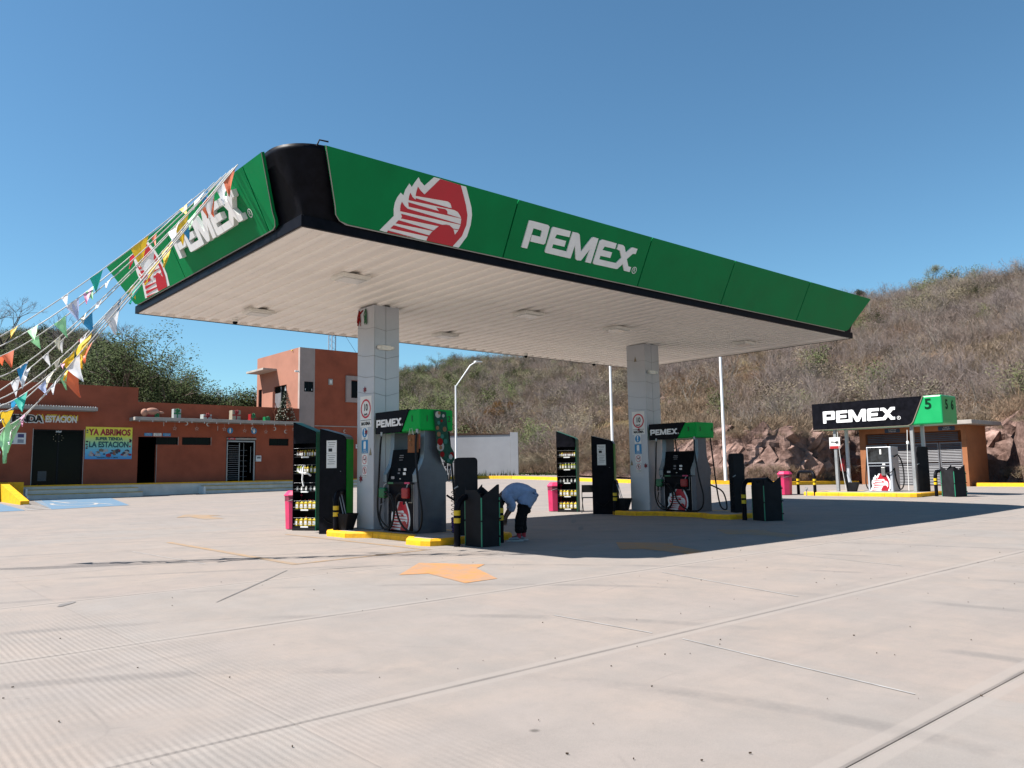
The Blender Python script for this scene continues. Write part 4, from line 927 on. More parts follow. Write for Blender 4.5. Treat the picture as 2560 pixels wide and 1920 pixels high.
d2 = dispenser('grey fuel dispenser of the farther island with numbers 3 and 4 on its green valance', '34'); d2.location = (12.86, 3.08, .117)
for d in (d1, d2): d['group'] = 'fuel dispensers under the main canopy'
# purple bucket, stocking and gift bag
t = mk('bucket', MB().lathe([(.10,0),(.125,.27),(.13,.28),(.12,.275),(.09,.02)], 4.30, 2.06, 16, z0=.117), purple, label='purple plastic bucket on the island behind the nearer dispenser', cat='bucket')
sock = thing('christmas_stocking', 'green patterned Christmas stocking hanging on the valance between numbers 1 and 2', 'stocking', (4.05, 2.29, 2.47))
red_f = mat('red_felt', (.45,.02,.02), .9); wf = mat('white_felt', (.75,.72,.68), .9); tanf = mat('tan_felt', (.45,.25,.13), .9); sgm = mat('stocking_green', (.025,.10,.065), .85, var=.2, scale=20); lg = mat('light_green_felt', (.08,.32,.25), .9)
mk('sock', MB().poly([(0,0),(.27,-.02),(.33,-.55),(.36,-.66),(.46,-.82),(.47,-.95),(.40,-1.04),(.30,-1.02),(.16,-.90),(.08,-.75),(.05,-.5),(0,-.12)], (-.13,0,0), PY, UZ, .035, 0, back=-.005), sgm, sock)
def disc(name, x, z, r, m_, t=.04, n=12, par=None): return mk(name, MB().poly([(x+r*math.cos(6.2832*i/n), z+r*1.1*math.sin(6.2832*i/n)) for i in range(n)], (-.13,0,0), PY, UZ, t, 0, back=.0355), m_, par or sock)
for x, z, r, m1, t1 in ((.07,-.08,.06,wf,.04),(.10,-.05,.03,tanf,.045),(.09,-.24,.035,lg,.04),(.06,-.34,.035,tanf,.04),(.09,-.46,.045,tanf,.04),(.23,-.36,.045,tanf,.04),(.17,-.50,.04,lg,.04),(.25,-.60,.045,lg,.04),(.13,-.70,.085,wf,.04),(.13,-.72,.035,tanf,.045),(.12,-.61,.065,red_f,.042),(.17,-.85,.05,red_f,.04),(.40,-.86,.05,red_f,.04),(.37,-.90,.045,wf,.045),(.32,-.97,.035,lg,.04),(.20,-.10,.03,wf,.04),(.16,-.20,.025,red_f,.04)):
    disc('felt_patch', x, z, r, m1, t1)
bag = thing('gift_bag', 'brown paper gift bag with bow hanging below the valance of the nearer dispenser', 'bag', (3.62, 2.46, 2.08))
mk('bag_body', MB().bbox(-.05,.05,-.02,.22,-.42,-.08,.008), mat('kraft_paper', (.34,.14,.06), .8), bag)
mk('bag_handle', MB().tube([(-.05,.02,-.08),(-.05,.07,.05),(-.05,.13,.05),(-.05,.18,-.08)], .004), whitep, bag)
mk('bag_bow', MB().lathe([(.001,-.03),(.03,-.02),(.03,.02),(.001,.03)], -.06, .10, 8, z0=-.18).lathe([(.001,-.02),(.02,0),(.001,.02)], -.06, .09, 6, z0=-.28), tanf, bag)

# ------------------------------------------------------------------ safety signs and trimmings on the two columns
def ringpts(r, n=28): return [(r*math.cos(6.28319*i/n), r*math.sin(6.28319*i/n)) for i in range(n)]
def annulus(mb, c, r0, r1, O, X, Y, t, mi=0, n=28):
    O = Vector(O); X = Vector(X); Y = Vector(Y); N = X.cross(Y); vs = []
    for i in range(n):
        a = 6.28319*i/n
        for r in (r0, r1): vs.append(O+X*(c[0]+r*math.cos(a))+Y*(c[1]+r*math.sin(a))+N*t)
    return mb.add(vs, [(2*i, 2*i+1, 2*((i+1) % n)+1, 2*((i+1) % n)) for i in range(n)], mi)
def star(mb, O, X, Y, r, t, n=5, k=.42, mi=0, rot=0.):
    return mb.poly([((r if i % 2 == 0 else r*k)*math.sin(rot+math.pi*i/n), (r if i % 2 == 0 else r*k)*math.cos(rot+math.pi*i/n)) for i in range(2*n)], O, X, Y, t, mi, back=0)
def column_signs(cx, who, dy=0.):
    x = cx-.001; O = lambda y, z: Vector((x, y+dy, z)); grp = 'safety stickers on the '+who
    s_ = thing('speed_limit_sign', 'white maximum speed 10 sign with red ring on the '+who, 'sign')
    b = mk('sign_plate', MB().poly([(0,0),(.46,0),(.46,.66),(0,.66)], O(4.64, 2.25), NX, UZ, .004, 0, back=0), paper, s_)
    mk('red_ring', annulus(MB(), (.23,.39), .165, .205, O(4.64,2.25), NX, UZ, .006), redp, b)
    text('sign_text', '10', O(4.41, 2.66), NX, UZ, .20, inkm, b, depth=.001, bold=.006, off=.007, sx=.85); text('sign_text', 'km/h', O(4.41, 2.52), NX, UZ, .07, inkm, b, depth=.001, bold=.002, off=.007)
    mk('sign_rule', MB().box(x-.008, x-.005, 4.20+dy, 4.62+dy, 2.39, 2.40), inkm, b); text('sign_text', 'MAXIMA', O(4.41, 2.32), NX, UZ, .095, inkm, b, depth=.001, bold=.004, off=.007)
    def sticker(name, z0, z1, w_, bgm, lab):
        t = thing(name, lab+' on the '+who, 'sign', group=grp); mk('sticker_sheet', MB().poly([(-w_/2,z0),(w_/2,z0),(w_/2,z1),(-w_/2,z1)], O(4.45, 0), NX, UZ, .003, 0, back=0), bgm, t); return t
    t = sticker('safety_sticker', 1.99, 2.245, .24, paper, 'blue round exclamation mark sticker')
    mk('blue_disc', MB().poly([(a, b+2.13) for a, b in ringpts(.10)], O(4.45,0), NX, UZ, .005, 0, back=.003), bluep, t)
    text('exclamation_mark', '!', O(4.45,2.13), NX, UZ, .2, whitep, t, depth=.001, bold=.008, off=.007); text('sticker_text', 'AVISO', O(4.45,2.005), NX, UZ, .03, inkm, t, depth=.001, off=.005)
    t = sticker('safety_sticker', 1.70, 1.975, .25, bluep, 'blue switch off your phone sticker')
    mk('phone_picture', MB().poly([(-.045,1.79),(.045,1.79),(.045,1.93),(.03,1.95),(-.03,1.95),(-.045,1.93)], O(4.45,0), NX, UZ, .005, 0, back=.003), whitep, t)
    text('sticker_text', 'APAGUE', O(4.45,1.76), NX, UZ, .036, whitep, t, depth=.001, off=.005); text('sticker_text', 'SU CELULAR', O(4.45,1.722), NX, UZ, .034, whitep, t, depth=.001, off=.005)
    for z, lab, r in ((1.565,'round red no smoking sticker',.095),(1.335,'round red no stopping sticker',.08)):
        t = sticker('safety_sticker', z-.12 if z > 1.5 else z-.16, z+.12 if z > 1.5 else z+.09, .23 if z > 1.5 else .17, paper, lab)
        mk('red_ring', annulus(MB(), (0,z), r-.014, r, O(4.45,0), NX, UZ, .005), redp, t)
        mk('pictogram', MB().box(x-.005,x-.0035,4.41+dy,4.50+dy,z-.012,z+.01).box(x-.005,x-.0035,4.40+dy,4.42+dy,z-.0,z+.05) if z > 1.5 else MB().box(x-.005,x-.0035,4.44+dy,4.46+dy,z-.05,z+.05).box(x-.005,x-.0035,4.42+dy,4.48+dy,z+.0,z+.02), inkm, t)
        q = .70; mk('red_bar', MB().poly([(-r*q-.008,z+r*q),(-r*q+.008,z+r*q+.0),(r*q+.008,z-r*q),(r*q-.008,z-r*q)], O(4.45,0), NX, UZ, .008, 0, back=.006), redp, t)
        if z < 1.5: text('sticker_text', 'NO FUMAR', O(4.45,z-.11), NX, UZ, .03, inkm, t, depth=.001, off=.005); text('sticker_text', 'NI ESTACIONARSE', O(4.45,z-.14), NX, UZ, .019, inkm, t, depth=.001, off=.005)
column_signs(3.667, 'nearer column'); column_signs(12.569, 'farther column', 0)
starm = mat('dark_red_glitter', (.33,.01,.03), .6); goldg = mat('dull_gold', (.40,.33,.2), .5)
for k, (cx, y, z, r, lb) in enumerate(((3.667,4.45,3.05,.07,'dark red paper star above the speed sign on the nearer column'),(3.667,4.60,1.16,.08,'red poinsettia star low on the left edge of the nearer column'),(3.667,4.38,2.14,.06,'red star stuck over the exclamation sticker on the nearer column'),
        (12.569,4.19,1.36,.075,'red star beside the lowest sticker on the farther column'),(12.569,4.40,2.39,.05,'small red ornament over the word on the farther speed sign'))):
    mk('paper_star', star(MB(), (cx-.004-.004*(k in (2,4)),y,z), NX, UZ, r, .008, 6, .5), starm, label=lb, cat='decoration', group='red paper stars')
for k, (cx, y, z, lb) in enumerate(((3.667,4.22,1.72,'small golden tree sticker right of the phone sticker on the nearer column'),(12.569,4.45,4.42,'small golden tree sticker near the top of the farther column'),(12.569,4.70,1.45,'small golden tree sticker low on the left edge of the farther column'))):
    mk('tree_sticker', MB().poly([(-.05,-.07),(.05,-.07),(0,.09)], (cx-.001,y,z), NX, UZ, .003, 0, back=0), goldg, label=lb, cat='decoration', group='golden tree stickers')
for cx, z, lb in ((3.667,3.93,'twin head emergency lamp on the nearer column'),(12.569,4.02,'twin head emergency lamp on the farther column')):
    t = thing('emergency_lamp', 'cream '+lb, 'lamp', (cx+.27, 4.098, z), group='emergency lamps on the columns'); mk('lamp_case', MB().bbox(-.16,.12,-.07,0,-.05,.05,.01), cream, t)
    for xx in (-.17,.15): mk('lamp_head', MB().lathe([(.02,-.035),(.045,-.03),(.045,.03),(.02,.035)], xx, -.06, 12), cream, t)
    mk('label_sticker', MB().box(-.06,.02,-.073,-.0705,-.02,.01), paper, t)
for k, (x, y, m1, lb) in enumerate(((3.68,4.70,red_f,'red ribbon tied at the top left of the nearer column'),(3.67,4.42,gplas,'green tassel hanging at the top of the nearer column'))):
    mb = MB()
    for q in range(9): mb.tube([(x-.02, y+R.uniform(-.01,.01), 4.80), (x-.03, y+R.uniform(-.06,.06), 4.68), (x-.03, y+R.uniform(-.08,.08), 4.55-R.uniform(0,.12))], .008, 4)
    if k == 0: mb.tube([(x-.03,y+.02,4.70),(x-.03,y-.16,4.78)], .016, 5)
    mk('ribbon_tassel', mb, m1, label=lb, cat='decoration', group='ribbons at the column top')
wire = mat('white_wire', (.35,.35,.36), .6)
for cx, who in ((3.667,'nearer'),(12.569,'farther')):
    mb = MB()
    for z in (4.35,3.75,3.3,2.95):
        mb.tube([(cx-.004,4.77,z+.08),(cx-.005,4.42,z+.01),(cx-.004,4.098,z+.0),(cx-.004,4.092,z)], .0028, 4).tube([(cx,4.092,z),(cx+.3,4.09,z-.05),(cx+.629,4.092,z+.04)], .0028, 4)
    mk('light_string', mb, wire, label='thin light string wound round the '+who+' column', cat='decoration', group='light strings on the columns')
# ------------------------------------------------------------------ forecourt furniture
def hoop(p0, p1, h, label, group='black steel bollard hoops with yellow bands', r=.057):
    p0, p1 = Vector(p0), Vector(p1); d = (p1-p0); L = d.length; d.normalize(); rb = min(.22, L/2)
    t = thing('bollard_hoop', label, 'bollard', group=group); path = [p0, p0+UZ*(h-rb)]
    for q in range(1, 7): a = q/6*math.pi/2; path.append(p0+UZ*(h-rb+rb*math.sin(a))+d*(rb-rb*math.cos(a)))
    path += [p1+UZ*(h+p0.z-p1.z)-d*rb]
    for q in range(1, 7): a = q/6*math.pi/2; path.append(p1+UZ*(h+p0.z-p1.z-rb+rb*math.cos(a))-d*(rb-rb*math.sin(a)))
    path += [p1]
    mk('pipe', MB().tube(path, r, 14), black, t)
    for p in (p0, p1):
        for z0 in (.40, .53): mk('reflective_band', MB().lathe([(r+.002, 0), (r+.003, .085)], p.x, p.y, 16, z0=p.z+z0), yellowb, t)
hoop((3.09,4.62,0), (3.75,5.25,0), .88, 'black hoop bollard with yellow bands left of the nearer column')
hoop((3.31,.76,0), (4.27,.74,0), .84, 'black hoop bollard with yellow bands round the near end of the nearer island')
hoop((11.95,4.83,0), (12.62,5.35,0), .92, 'dark hoop bollard between the farther cabinet and the farther column')
hoop((11.97,.69,0), (13.2,.66,0), .95, 'dark hoop bollard round the near end of the farther island')
_z = g(23, 4.6)
hoop((22.95,4.75,_z), (23.55,5.75,_z), .88, 'free standing black hoop bollard with two banded legs left of the diesel island')
hoop((23.93,.86,g(23.9,.8)), (24.9,.84,g(23.9,.8)), .86, 'black hoop bollard at the right end of the diesel island')
# squeegee bucket: sloping back board and black trough
def trough(loc, rz, label, s_=1.):
    t = thing('squeegee_stand', label, 'bucket', loc, rz, 'black squeegee stands on the islands')
    M = Matrix.Scale(s_, 4)
    b = MB(); pts = [(-.02,0),(.16,0),(.26,.30),(.02,.34)]
    vs = []
    for (x0, x1, y0, y1, z) in ((-.12,.12,-.10,.14,0),(-.17,.17,-.20,.16,.34),(-.15,.15,-.18,.14,.33),(-.11,.11,-.09,.12,.05)): vs += [(x0,y0,z),(x1,y0,z),(x1,y1,z),(x0,y1,z)]
    b.add([M @ Vector(v) for v in vs], [(0,3,2,1)]+[(j*4+i, j*4+(i+1) % 4, (j+1)*4+(i+1) % 4, (j+1)*4+i) for j in range(3) for i in range(4)]+[(12,13,14,15)])
    mk('trough', b, blackm, t); mk('back_board', MB().poly([(-.15,0),(.15,0),(.12,.68),(-.12,.68)], (0,.17*s_,0), PY, (0,.12,1), .012, 0, back=-.012), blackm, t)
    for q in (-.03,.05): mk('squeegee_handle', MB().tube([(q,-.02,.1),(q+.04,.20,.74)], .010), clad, t)
trough((3.28,4.55,.117), .35, 'black trough with squeegees leaning at the foot of the nearer column')
trough((12.2,4.75,.117), .2, 'black trough with a squeegee left of the farther column')
trough((23.9,3.75,g(24,3.7)+.117), .2, 'black trough with a squeegee left of the diesel dispenser')
# tall oil racks and service cabinets, turned towards the entrance
def rack(loc, rz, who):
    t = thing('oil_rack', 'tall black rack of motor oil bottles with a dark green side, beside the '+who, 'display rack', loc, rz, 'oil racks'); W, D = .62, .34
    prof = [(0,0),(W,0),(W,2.19),(W-.02,2.24),(W-.07,2.27),(0,2.48)]
    def sil(x0, x1, mm, nm, d0=0, d1=D): return mm
    mk('back_panel', MB().poly(prof, (0,D,0), PY, UZ, .0, 0, back=-.012), black, t)
    mk('side_panel', MB().box(-.0,.012,0,D,0,2.47), black, t)
    sd = MB().box(W-.012,W,.0,D,0,2.20); mk('side_panel', sd, greend, t)
    tp = MB(); pts = [(W,2.19),(W-.02,2.24),(W-.07,2.27),(0,2.48)]
    tp.add([(x, y, z) for x, z in pts for y in (-.004, D)], [(2*i, 2*i+1, 2*i+3, 2*i+2) for i in range(3)]); mk('top_panel', tp, greend, t)
    mk('header', MB().poly([(0,1.98),(W-.012,1.98),(W-.012,2.19),(W-.02,2.235),(W-.07,2.262),(0,2.475)], (0,.0,0), PY, UZ, .006, 0, back=-.006), black, t)
    mk('plinth', MB().box(.012,W-.012,0,D,0,.07), blackm, t)
    zs = [.10,.48,.89,1.30,1.68]
    for k, z in enumerate(zs):
        s_ = mk('shelf', MB().box(.012,W-.012,.01,D-.01,z-.018,z), blackm, t); mk('price_strip', MB().box(.22,.42,-.004,.006,z-.03,z+.003), paper, s_)
        for q in range(3): mk('wire_rail', MB().tube([(.01,.008,z+.07*q+.05),(W-.012,.008,z+.07*q+.05)], .0025, 4), alu if q % 2 == 0 else blackm, t)
    M = Matrix.Translation(loc) @ Matrix.Rotation(rz, 4, 'Z'); rb = random.Random(int(loc[0]*10))
    spec = [(5,'j'),(5,'j'),(5,'w'),(6,'y'),(8,'s')]
    nm = ['bottom','second','middle','fourth','top']
    for k, (n_, kd) in enumerate(spec):
        for q in range(n_):
            for row in (0, 1):
                x = .09+q*(.46/max(1, n_-1))+rb.uniform(-.01,.01); y = .07+row*.12; z = zs[k]
                if kd == 'w' and row: continue
                p = M @ Vector((x, y, z+.001)); o = mk('oil_bottle', BOT[kd][rb.randrange(len(BOT[kd]))], None, loc=p, cat='bottle', group='motor oil bottles in the '+who+' rack',
                   label={'j':'yellow oil jug','w':'small pale bottle','y':'slim yellow labelled bottle','s':'small amber bottle'}[kd]+', '+['leftmost','second','third','fourth','fifth','sixth','seventh','eighth'][q]+' in the '+('back' if row else 'front')+' row, '+nm[k]+' shelf, '+who+' rack'); o.rotation_euler = (0,0,rz+rb.uniform(-.2,.2))
    return t
def bottle_mesh(h, w_, d, mb_, capm, slim=False):
    b = MB(); b.bbox(-w_/2,w_/2,-d/2,d/2,0,h*.78,.012,0)
    b.lathe([(w_*.28,h*.77),(w_*.16,h*.88),(w_*.14,h*.90)], 0, 0, 8, 0).lathe([(w_*.17,h*.90),(w_*.17,h)], 0, 0, 8, 1).box(-w_*.38,w_*.38,-d/2-.002,-d/2-.0005,h*.15,h*.6,2)
    return me('oil_bottle', b, [mb_, capm, paper])
amber = mat('amber_plastic', (.30,.12,.02), .3); limeb = mat('lime_label', (.55,.60,.03), .4); palebt = mat('pale_plastic', (.55,.55,.5), .35)
BOT = {'j': [bottle_mesh(.20,.085,.07,gold,blackm), bottle_mesh(.22,.085,.07,gold,redplas)], 'w': [bottle_mesh(.13,.05,.04,palebt,blackm)], 'y': [bottle_mesh(.19,.06,.05,limeb,whitep), bottle_mesh(.17,.06,.05,gold,blackm)], 's': [bottle_mesh(.15,.05,.045,amber,gold), bottle_mesh(.15,.05,.045,gold,gold)]}
RZ = -math.radians(60)
rack((3.21,6.88,0), RZ, 'nearer'); rack((12.14,7.35,0), RZ, 'farther')
bow = MB(); bp_ = Matrix.Translation((3.21,6.88,0)) @ Matrix.Rotation(RZ, 4, 'Z')
for pts in ([(.20,-.03,1.32),(.30,-.05,1.30),(.42,-.03,1.30),(.5,-.03,1.24)], [(.30,-.05,1.30),(.28,-.04,1.15),(.32,-.04,1.0)], [(.30,-.05,1.31),(.30,-.04,1.42),(.34,-.03,1.48)], [(.2,-.03,1.32),(.16,-.03,1.36)]): bow.tube([bp_ @ Vector(p) for p in pts], .022, 5)
mk('ribbon_bow', bow, whitep, label='white ribbon bow tied on the front of the nearer oil rack', cat='decoration')
def cabinet(loc, who):
    t = thing('service_cabinet', 'tall black cabinet with paper notices and a green side, next to the '+who+' column', 'cabinet', loc, RZ, 'service cabinets'); W, D = .64, .30
    prof = [(0,0),(W,0),(W,2.0),(W-.02,2.06),(W-.08,2.10),(0,2.25)]
    mk('cabinet_body', MB().poly(prof, (0,0,0), PY, UZ, 0, 0, back=-D), black, t)
    mk('green_side', MB().box(W+.0005,W+.012,.03,D,0.0,2.01), mat('side_green', (.006,.50,.04), .35, spec=.15), t)
    tp = MB(); pts = [(W+.012,2.01),(W-.015,2.065),(W-.078,2.106),(0,2.256)]
    tp.add([(x, y, z) for x, z in pts for y in (0, D)], [(2*i, 2*i+1, 2*i+3, 2*i+2) for i in range(3)]); mk('top_panel', tp, mat('top_grey_green', (.10,.15,.13), .4), t)
    for z0, z1 in ((1.72,1.99),(1.40,1.715)):
        nt_ = mk('paper_notice', MB().box(.17,.42,-.006,-.003,z0,z1), paper, t)
        for q in range(5 if z0 < 1.5 else 3): mk('text_line', MB().box(.20+.03*(q % 2),.39-.02*(q % 3),-.0085,-.0065,z1-.05-q*.045,z1-.042-q*.045), inkm, nt_)
        if z0 > 1.5: mk('notice_picture', MB().box(.22,.31,-.0085,-.0065,z0+.03,z0+.10), inkm, nt_)
    mk('lock', MB().lathe([(.012,0),(.012,.012)], .52, -.005, 10, z0=1.32), alu, t)
    mk('cable', MB().tube([(.10,-.01,.35),(.2,-.03,.27),(.32,-.03,.22),(.45,-.02,.33),(.6,-.01,.5)], .006, 5), rubber, t)
cabinet((3.11,5.39,0), 'nearer'); cabinet((11.86,5.61,0), 'farther')
# folding chair behind the farther cabinet
ch = thing('folding_chair', 'black folding chair standing behind the farther black cabinet', 'chair', (12.5,6.35,0), -.9)
for s_ in (-.21,.21):
    mk('leg', MB().tube([(s_,-.02,.82),(s_,-.12,.45),(s_,.30,.0)], .012), rubber, ch); mk('leg', MB().tube([(s_,.18,.45),(s_,-.26,.0)], .012), rubber, ch)
mk('seat', MB().bbox(-.2,.2,-.2,.2,.43,.455,.01), rubber, ch); mk('backrest', MB().poly([(-.22,0),(.22,0),(.20,.22),(-.20,.22)], (0,-.03,.60), PY, (0,-.05,1), .015, 0, back=-.01), rubber, ch)
# pink litter bins
def pbin(p, label):
    t = thing('litter_bin', label, 'litter bin', (p[0], p[1], g(p[0], p[1])), .4, 'pink octagonal litter bins')
    mk('bin_body', MB().lathe([(.20,0),(.235,.02),(.26,.66)], 0, 0, 8, smooth=False), pink, t); mk('bin_flap', MB().lathe([(.262,.66),(.268,.78)], 0, 0, 8, smooth=False), pinkd, t)
    mk('bin_lid', MB().lathe([(.285,.775),(.285,.80),(.21,.885),(.19,.90)], 0, 0, 8, smooth=False), pink, t)
    for q in range(3): mk('bag_edge', MB().tube([(.262*math.cos(a), .262*math.sin(a), .68+.03*math.sin(a*5+q)) for a in [i*.4-1+q*2 for i in range(5)]], .006, 4), mat('clear_bag', (.55,.45,.48), .3), t)
pbin((3.50,7.28), 'pink octagonal litter bin half hidden behind the nearer oil rack'); pbin((12.42,7.72), 'pink octagonal litter bin half hidden behind the farther oil rack')
pbin((22.95,5.95), 'pink octagonal litter bin standing alone left of the diesel island')
# air and water units and V-topped waste bins
def tallunit(loc, rz, w_, h, label, dz=.117):
    t = thing('air_water_unit', label, 'air and water unit', loc, rz, 'black air and water units'); r = .07; pts = [(-w_/2,0),(w_/2,0)]
    for cx, a0 in ((w_/2-r,0),(-w_/2+r,math.pi/2)):
        for q in range(6): a = a0+q/5*math.pi/2; pts.append((cx+r*math.cos(a), h-r+r*math.sin(a)))
    mk('unit_body', MB().poly(pts, (0,.0,0), PY, UZ, .1, 0, back=-.1), blackm, t)
    c = MB(); P_ = []
    for q in range(90): a = q*.7; P_.append((-w_/2-.04+.035*math.cos(a), -.02+.035*math.sin(a), h*.58-q*h*.0062))
    mk('coiled_hose', c.tube(P_, .006, 5), rubber, t); mk('air_gun', MB().tube([(-w_/2-.03,-.1,h*.60),(-w_/2+.04,-.12,h*.63)], .014), galv, t)
    return t
tallunit((4.05,1.46,.117), -.5, .41, 1.42, 'tall black round topped air and water unit on the near end of the nearer island')
tallunit((12.98,1.52,.117), -.35, .34, 1.52, 'tall narrow black air and water unit on the near end of the farther island')
u3 = tallunit((24.6,1.55,g(24,1.5)+.117), -.6, .42, 1.60, 'tall black air and water unit leaning at the right end of the diesel island')
def vbin(cx, cy, rz, w1, w2, h, label, cut=False):
    t = thing('waste_bin', label, 'waste bin', (cx, cy, g(cx, cy)), rz, 'black square waste bins with notched tops'); t_ = .014
    a, b = w1/2, w2/2
    mk('bin_panel', MB().poly([(-a,0),(a,0),(a,h*1.05),(a-.03,h*1.05),(-a,h*.84)] if cut else [(-a,0),(a,0),(a,h*1.05),(0,h*.88),(-a,h)], (0,-b,0), PY, UZ, t_, 0, back=0), blackm, t)
    mk('bin_panel', MB().poly([(-a,0),(a,0),(a,h),(0,h*.88),(-a,h*1.05)], (0,b,0), (-1,0,0), UZ, t_, 0, back=0), blackm, t)
    mk('bin_panel', MB().poly([(-b,0),(b,0),(b,h*.84),(b*.4,h*.96),(-b,h*.96)] if cut else [(-b,0),(b,0),(b,h),(0,h*.88),(-b,h)], (-a,0,0), NX, UZ, t_, 0, back=0), blackm, t)
    mk('bin_panel', MB().poly([(-b,0),(b,0),(b,h),(0,h*.88),(-b,h*1.05)], (a,0,0), (0,1,0), UZ, t_, 0, back=0), blackm, t)
    mk('bin_liner', MB().box(-a+.02,a-.02,-b+.02,b-.02,.02,h*.75), rubber, t)
    for x, y in ((-a-.004,-b-.004),(a+.006,-b-.012),(-a-.004,b+.004)):
        mk('edge_strip', MB().box(x-.012,x+.008,y-.008,y+.01,.01,h*.42).box(x-.012,x+.008,y-.008,y+.01,h*.45,h*.83), gstrip, t)
    for z in (.15,.45,.75): mk('hinge', MB().box(a-.01,a+.035,-b-.03,-b-.012,z,z+.03), blackm, t)
vbin(3.69,.54,-.06+.0, .36, .48, 1.0, 'black waste bin with mint green edges at the near end of the nearer island', True)
vbin(12.22,.22,-.45, .46, .5, 1.0, 'black square waste bin with zigzag top beside the farther island')
vbin(24.1,.35,-.35, .5, .5, 1.02, 'black square waste bin with green edges at the right end of the diesel island')
gar = MB()
for q in range(60): p = Vector((3.48+R.uniform(-.03,.03), .98+R.uniform(-.03,.03), R.uniform(0,.28))); gar.add([p, p+Vector((.02,.0,.012)), p+Vector((.0,.01,.025))], [(0,1,2)])
mk('tinsel', gar, gplas, label='strand of green tinsel hanging behind the nearest banded bollard', cat='decoration')

# ------------------------------------------------------------------ person bending over
skinm = mat('skin', (.20,.10,.065), .55); hairm = mat('black_hair', (.012,.010,.009), .7); shirt = mat('blue_grey_shirt', (.25,.33,.50), .85, var=.12, scale=9, bump=.4, bscale=14)
pants = mat('black_trousers', (.012,.012,.015), .85, bump=.3, bscale=20); sock_r = mat('coral_socks', (.72,.07,.09), .8); shoe = mat('grey_trainers', (.40,.42,.47), .6); sole = mat('white_sole', (.75,.75,.75), .6)
def skinned(name, chain, m_, parent, sub=2, cloth=0.):
    """chain: list of (point, radius, index of the joint it grows from)"""
    x = bpy.data.meshes.new(name); x.from_pydata([c[0] for c in chain], [(c[2], i) for i, c in enumerate(chain) if c[2] is not None], [])
    o = bpy.data.objects.new(name, x); COL.objects.link(o); md = o.modifiers.new('s', 'SKIN'); md.use_smooth_shade = True
    for v, c in zip(x.skin_vertices[0].data, chain):
        rr_ = c[1] if isinstance(c[1], tuple) else (c[1], c[1]); v.radius = rr_
    x.skin_vertices[0].data[0].use_root = True
    ms = o.modifiers.new('d', 'SUBSURF'); ms.levels = sub; ms.render_levels = sub
    if cloth: q = o.modifiers.new('m', 'SMOOTH'); q.iterations = 12; q.factor = .5
    dg = bpy.context.evaluated_depsgraph_get(); r = bpy.data.meshes.new_from_object(o.evaluated_get(dg)); bpy.data.objects.remove(o)
    r.materials.clear(); r.materials.append(m_)
    if cloth:      # folds
        for v in r.vertices:
            n_ = v.normal.copy(); c = v.co; f = noise.fractal(Vector((c.x*5, c.y*5, c.z*16))+Vector((3,1,7)), .7, 2, 4); v.co = c+n_*(f*cloth+.016)
    for p in r.polygons: p.use_smooth = True
    return mk(name, r, None, parent)
per = thing('person', 'person in blue grey shirt and black trousers bending down beside the black waste bin', 'person', (4.70,.78,0), 0)
LX = Vector((.754,-.657,0)); FX = Vector((.657,.754,0))        # across the picture (towards the hips) and away
def pp(l, z, d=0.): return LX*l+FX*d+UZ*z
H_ = {}
body = [(pp(.18,.80),.08,None),(pp(.02,.92),.10,0),(pp(-.17,.90),.12,1),(pp(-.265,.85),.055,2),(pp(-.31,.79),.06,3),(pp(-.33,.71),.065,4),
        (pp(.20,.74,.08),.065,0),(pp(.08,.46,.10),.06,6),(pp(.12,.10,.11),.035,7),(pp(.02,.06,.11),.03,8),
        (pp(.20,.74,-.08),.065,0),(pp(.04,.45,-.09),.06,10),(pp(.03,.10,-.09),.035,11),(pp(-.08,.05,-.09),.03,12),
        (pp(-.19,.83,.17),.05,2),(pp(-.13,.60,.17),.035,14),(pp(-.22,.46,.13),.025,15),(pp(-.235,.42,.12),.028,16),
        (pp(-.19,.83,-.17),.05,2),(pp(-.08,.60,-.18),.035,18),(pp(-.19,.44,-.13),.025,19),(pp(-.205,.40,-.12),.028,20)]
for a in (17, 21):
    p0 = body[a][0]; s_ = 1 if a == 17 else -1
    for f, (dl, dd, ln) in enumerate(((-.03,-.02,.075),(-.012,-.022,.085),(.006,-.018,.08),(.022,-.01,.065))):
        i0 = len(body); body.append((p0+pp(dl,-.03,dd*s_),.010,a)); body.append((p0+pp(dl-.012,-.03-ln*.6,dd*s_),.009,i0)); body.append((p0+pp(dl-.004,-.03-ln,dd*s_-.004),.0075,i0+1))
    i0 = len(body); body.append((p0+pp(-.03,-.015,.02*s_),.011,a)); body.append((p0+pp(-.05,-.055,.03*s_),.009,i0))
bo = skinned('body', body, skinm, per)
# head features and hair follow the bowed head
hd = pp(-.325,.745); hm_ = Matrix.Translation(hd)
def ball(name, c, rx, m_, parent, n=10, el=(1,1,1)):
    bm = bmesh.new(); bmesh.ops.create_uvsphere(bm, u_segments=14, v_segments=10, radius=rx)
    mb = MB(); bm.verts.ensure_lookup_table(); mb.add([Vector((v.co.x*el[0], v.co.y*el[1], v.co.z*el[2]))+c for v in bm.verts], [[v.index for v in f.verts] for f in bm.faces], 0, True); bm.free(); return mk(name, mb, m_, parent)
ball('head', hd, .088, skinm, bo, el=(.92,.92,1.15)); ball('hair', hd+pp(.02,-.012), .098, hairm, per, el=(.95,.95,1.18))
ball('nose', hd+pp(-.095,.0), .014, skinm, bo); ball('mouth', hd+pp(-.082,.035), .012, redp, bo, el=(1,1,.5)); ball('ear', hd+pp(.0,.02,-.09), .018, skinm, bo)
for s_ in (-1, 1): ball('eye', hd+pp(-.085,-.03,.03*s_), .010, inkm, bo)
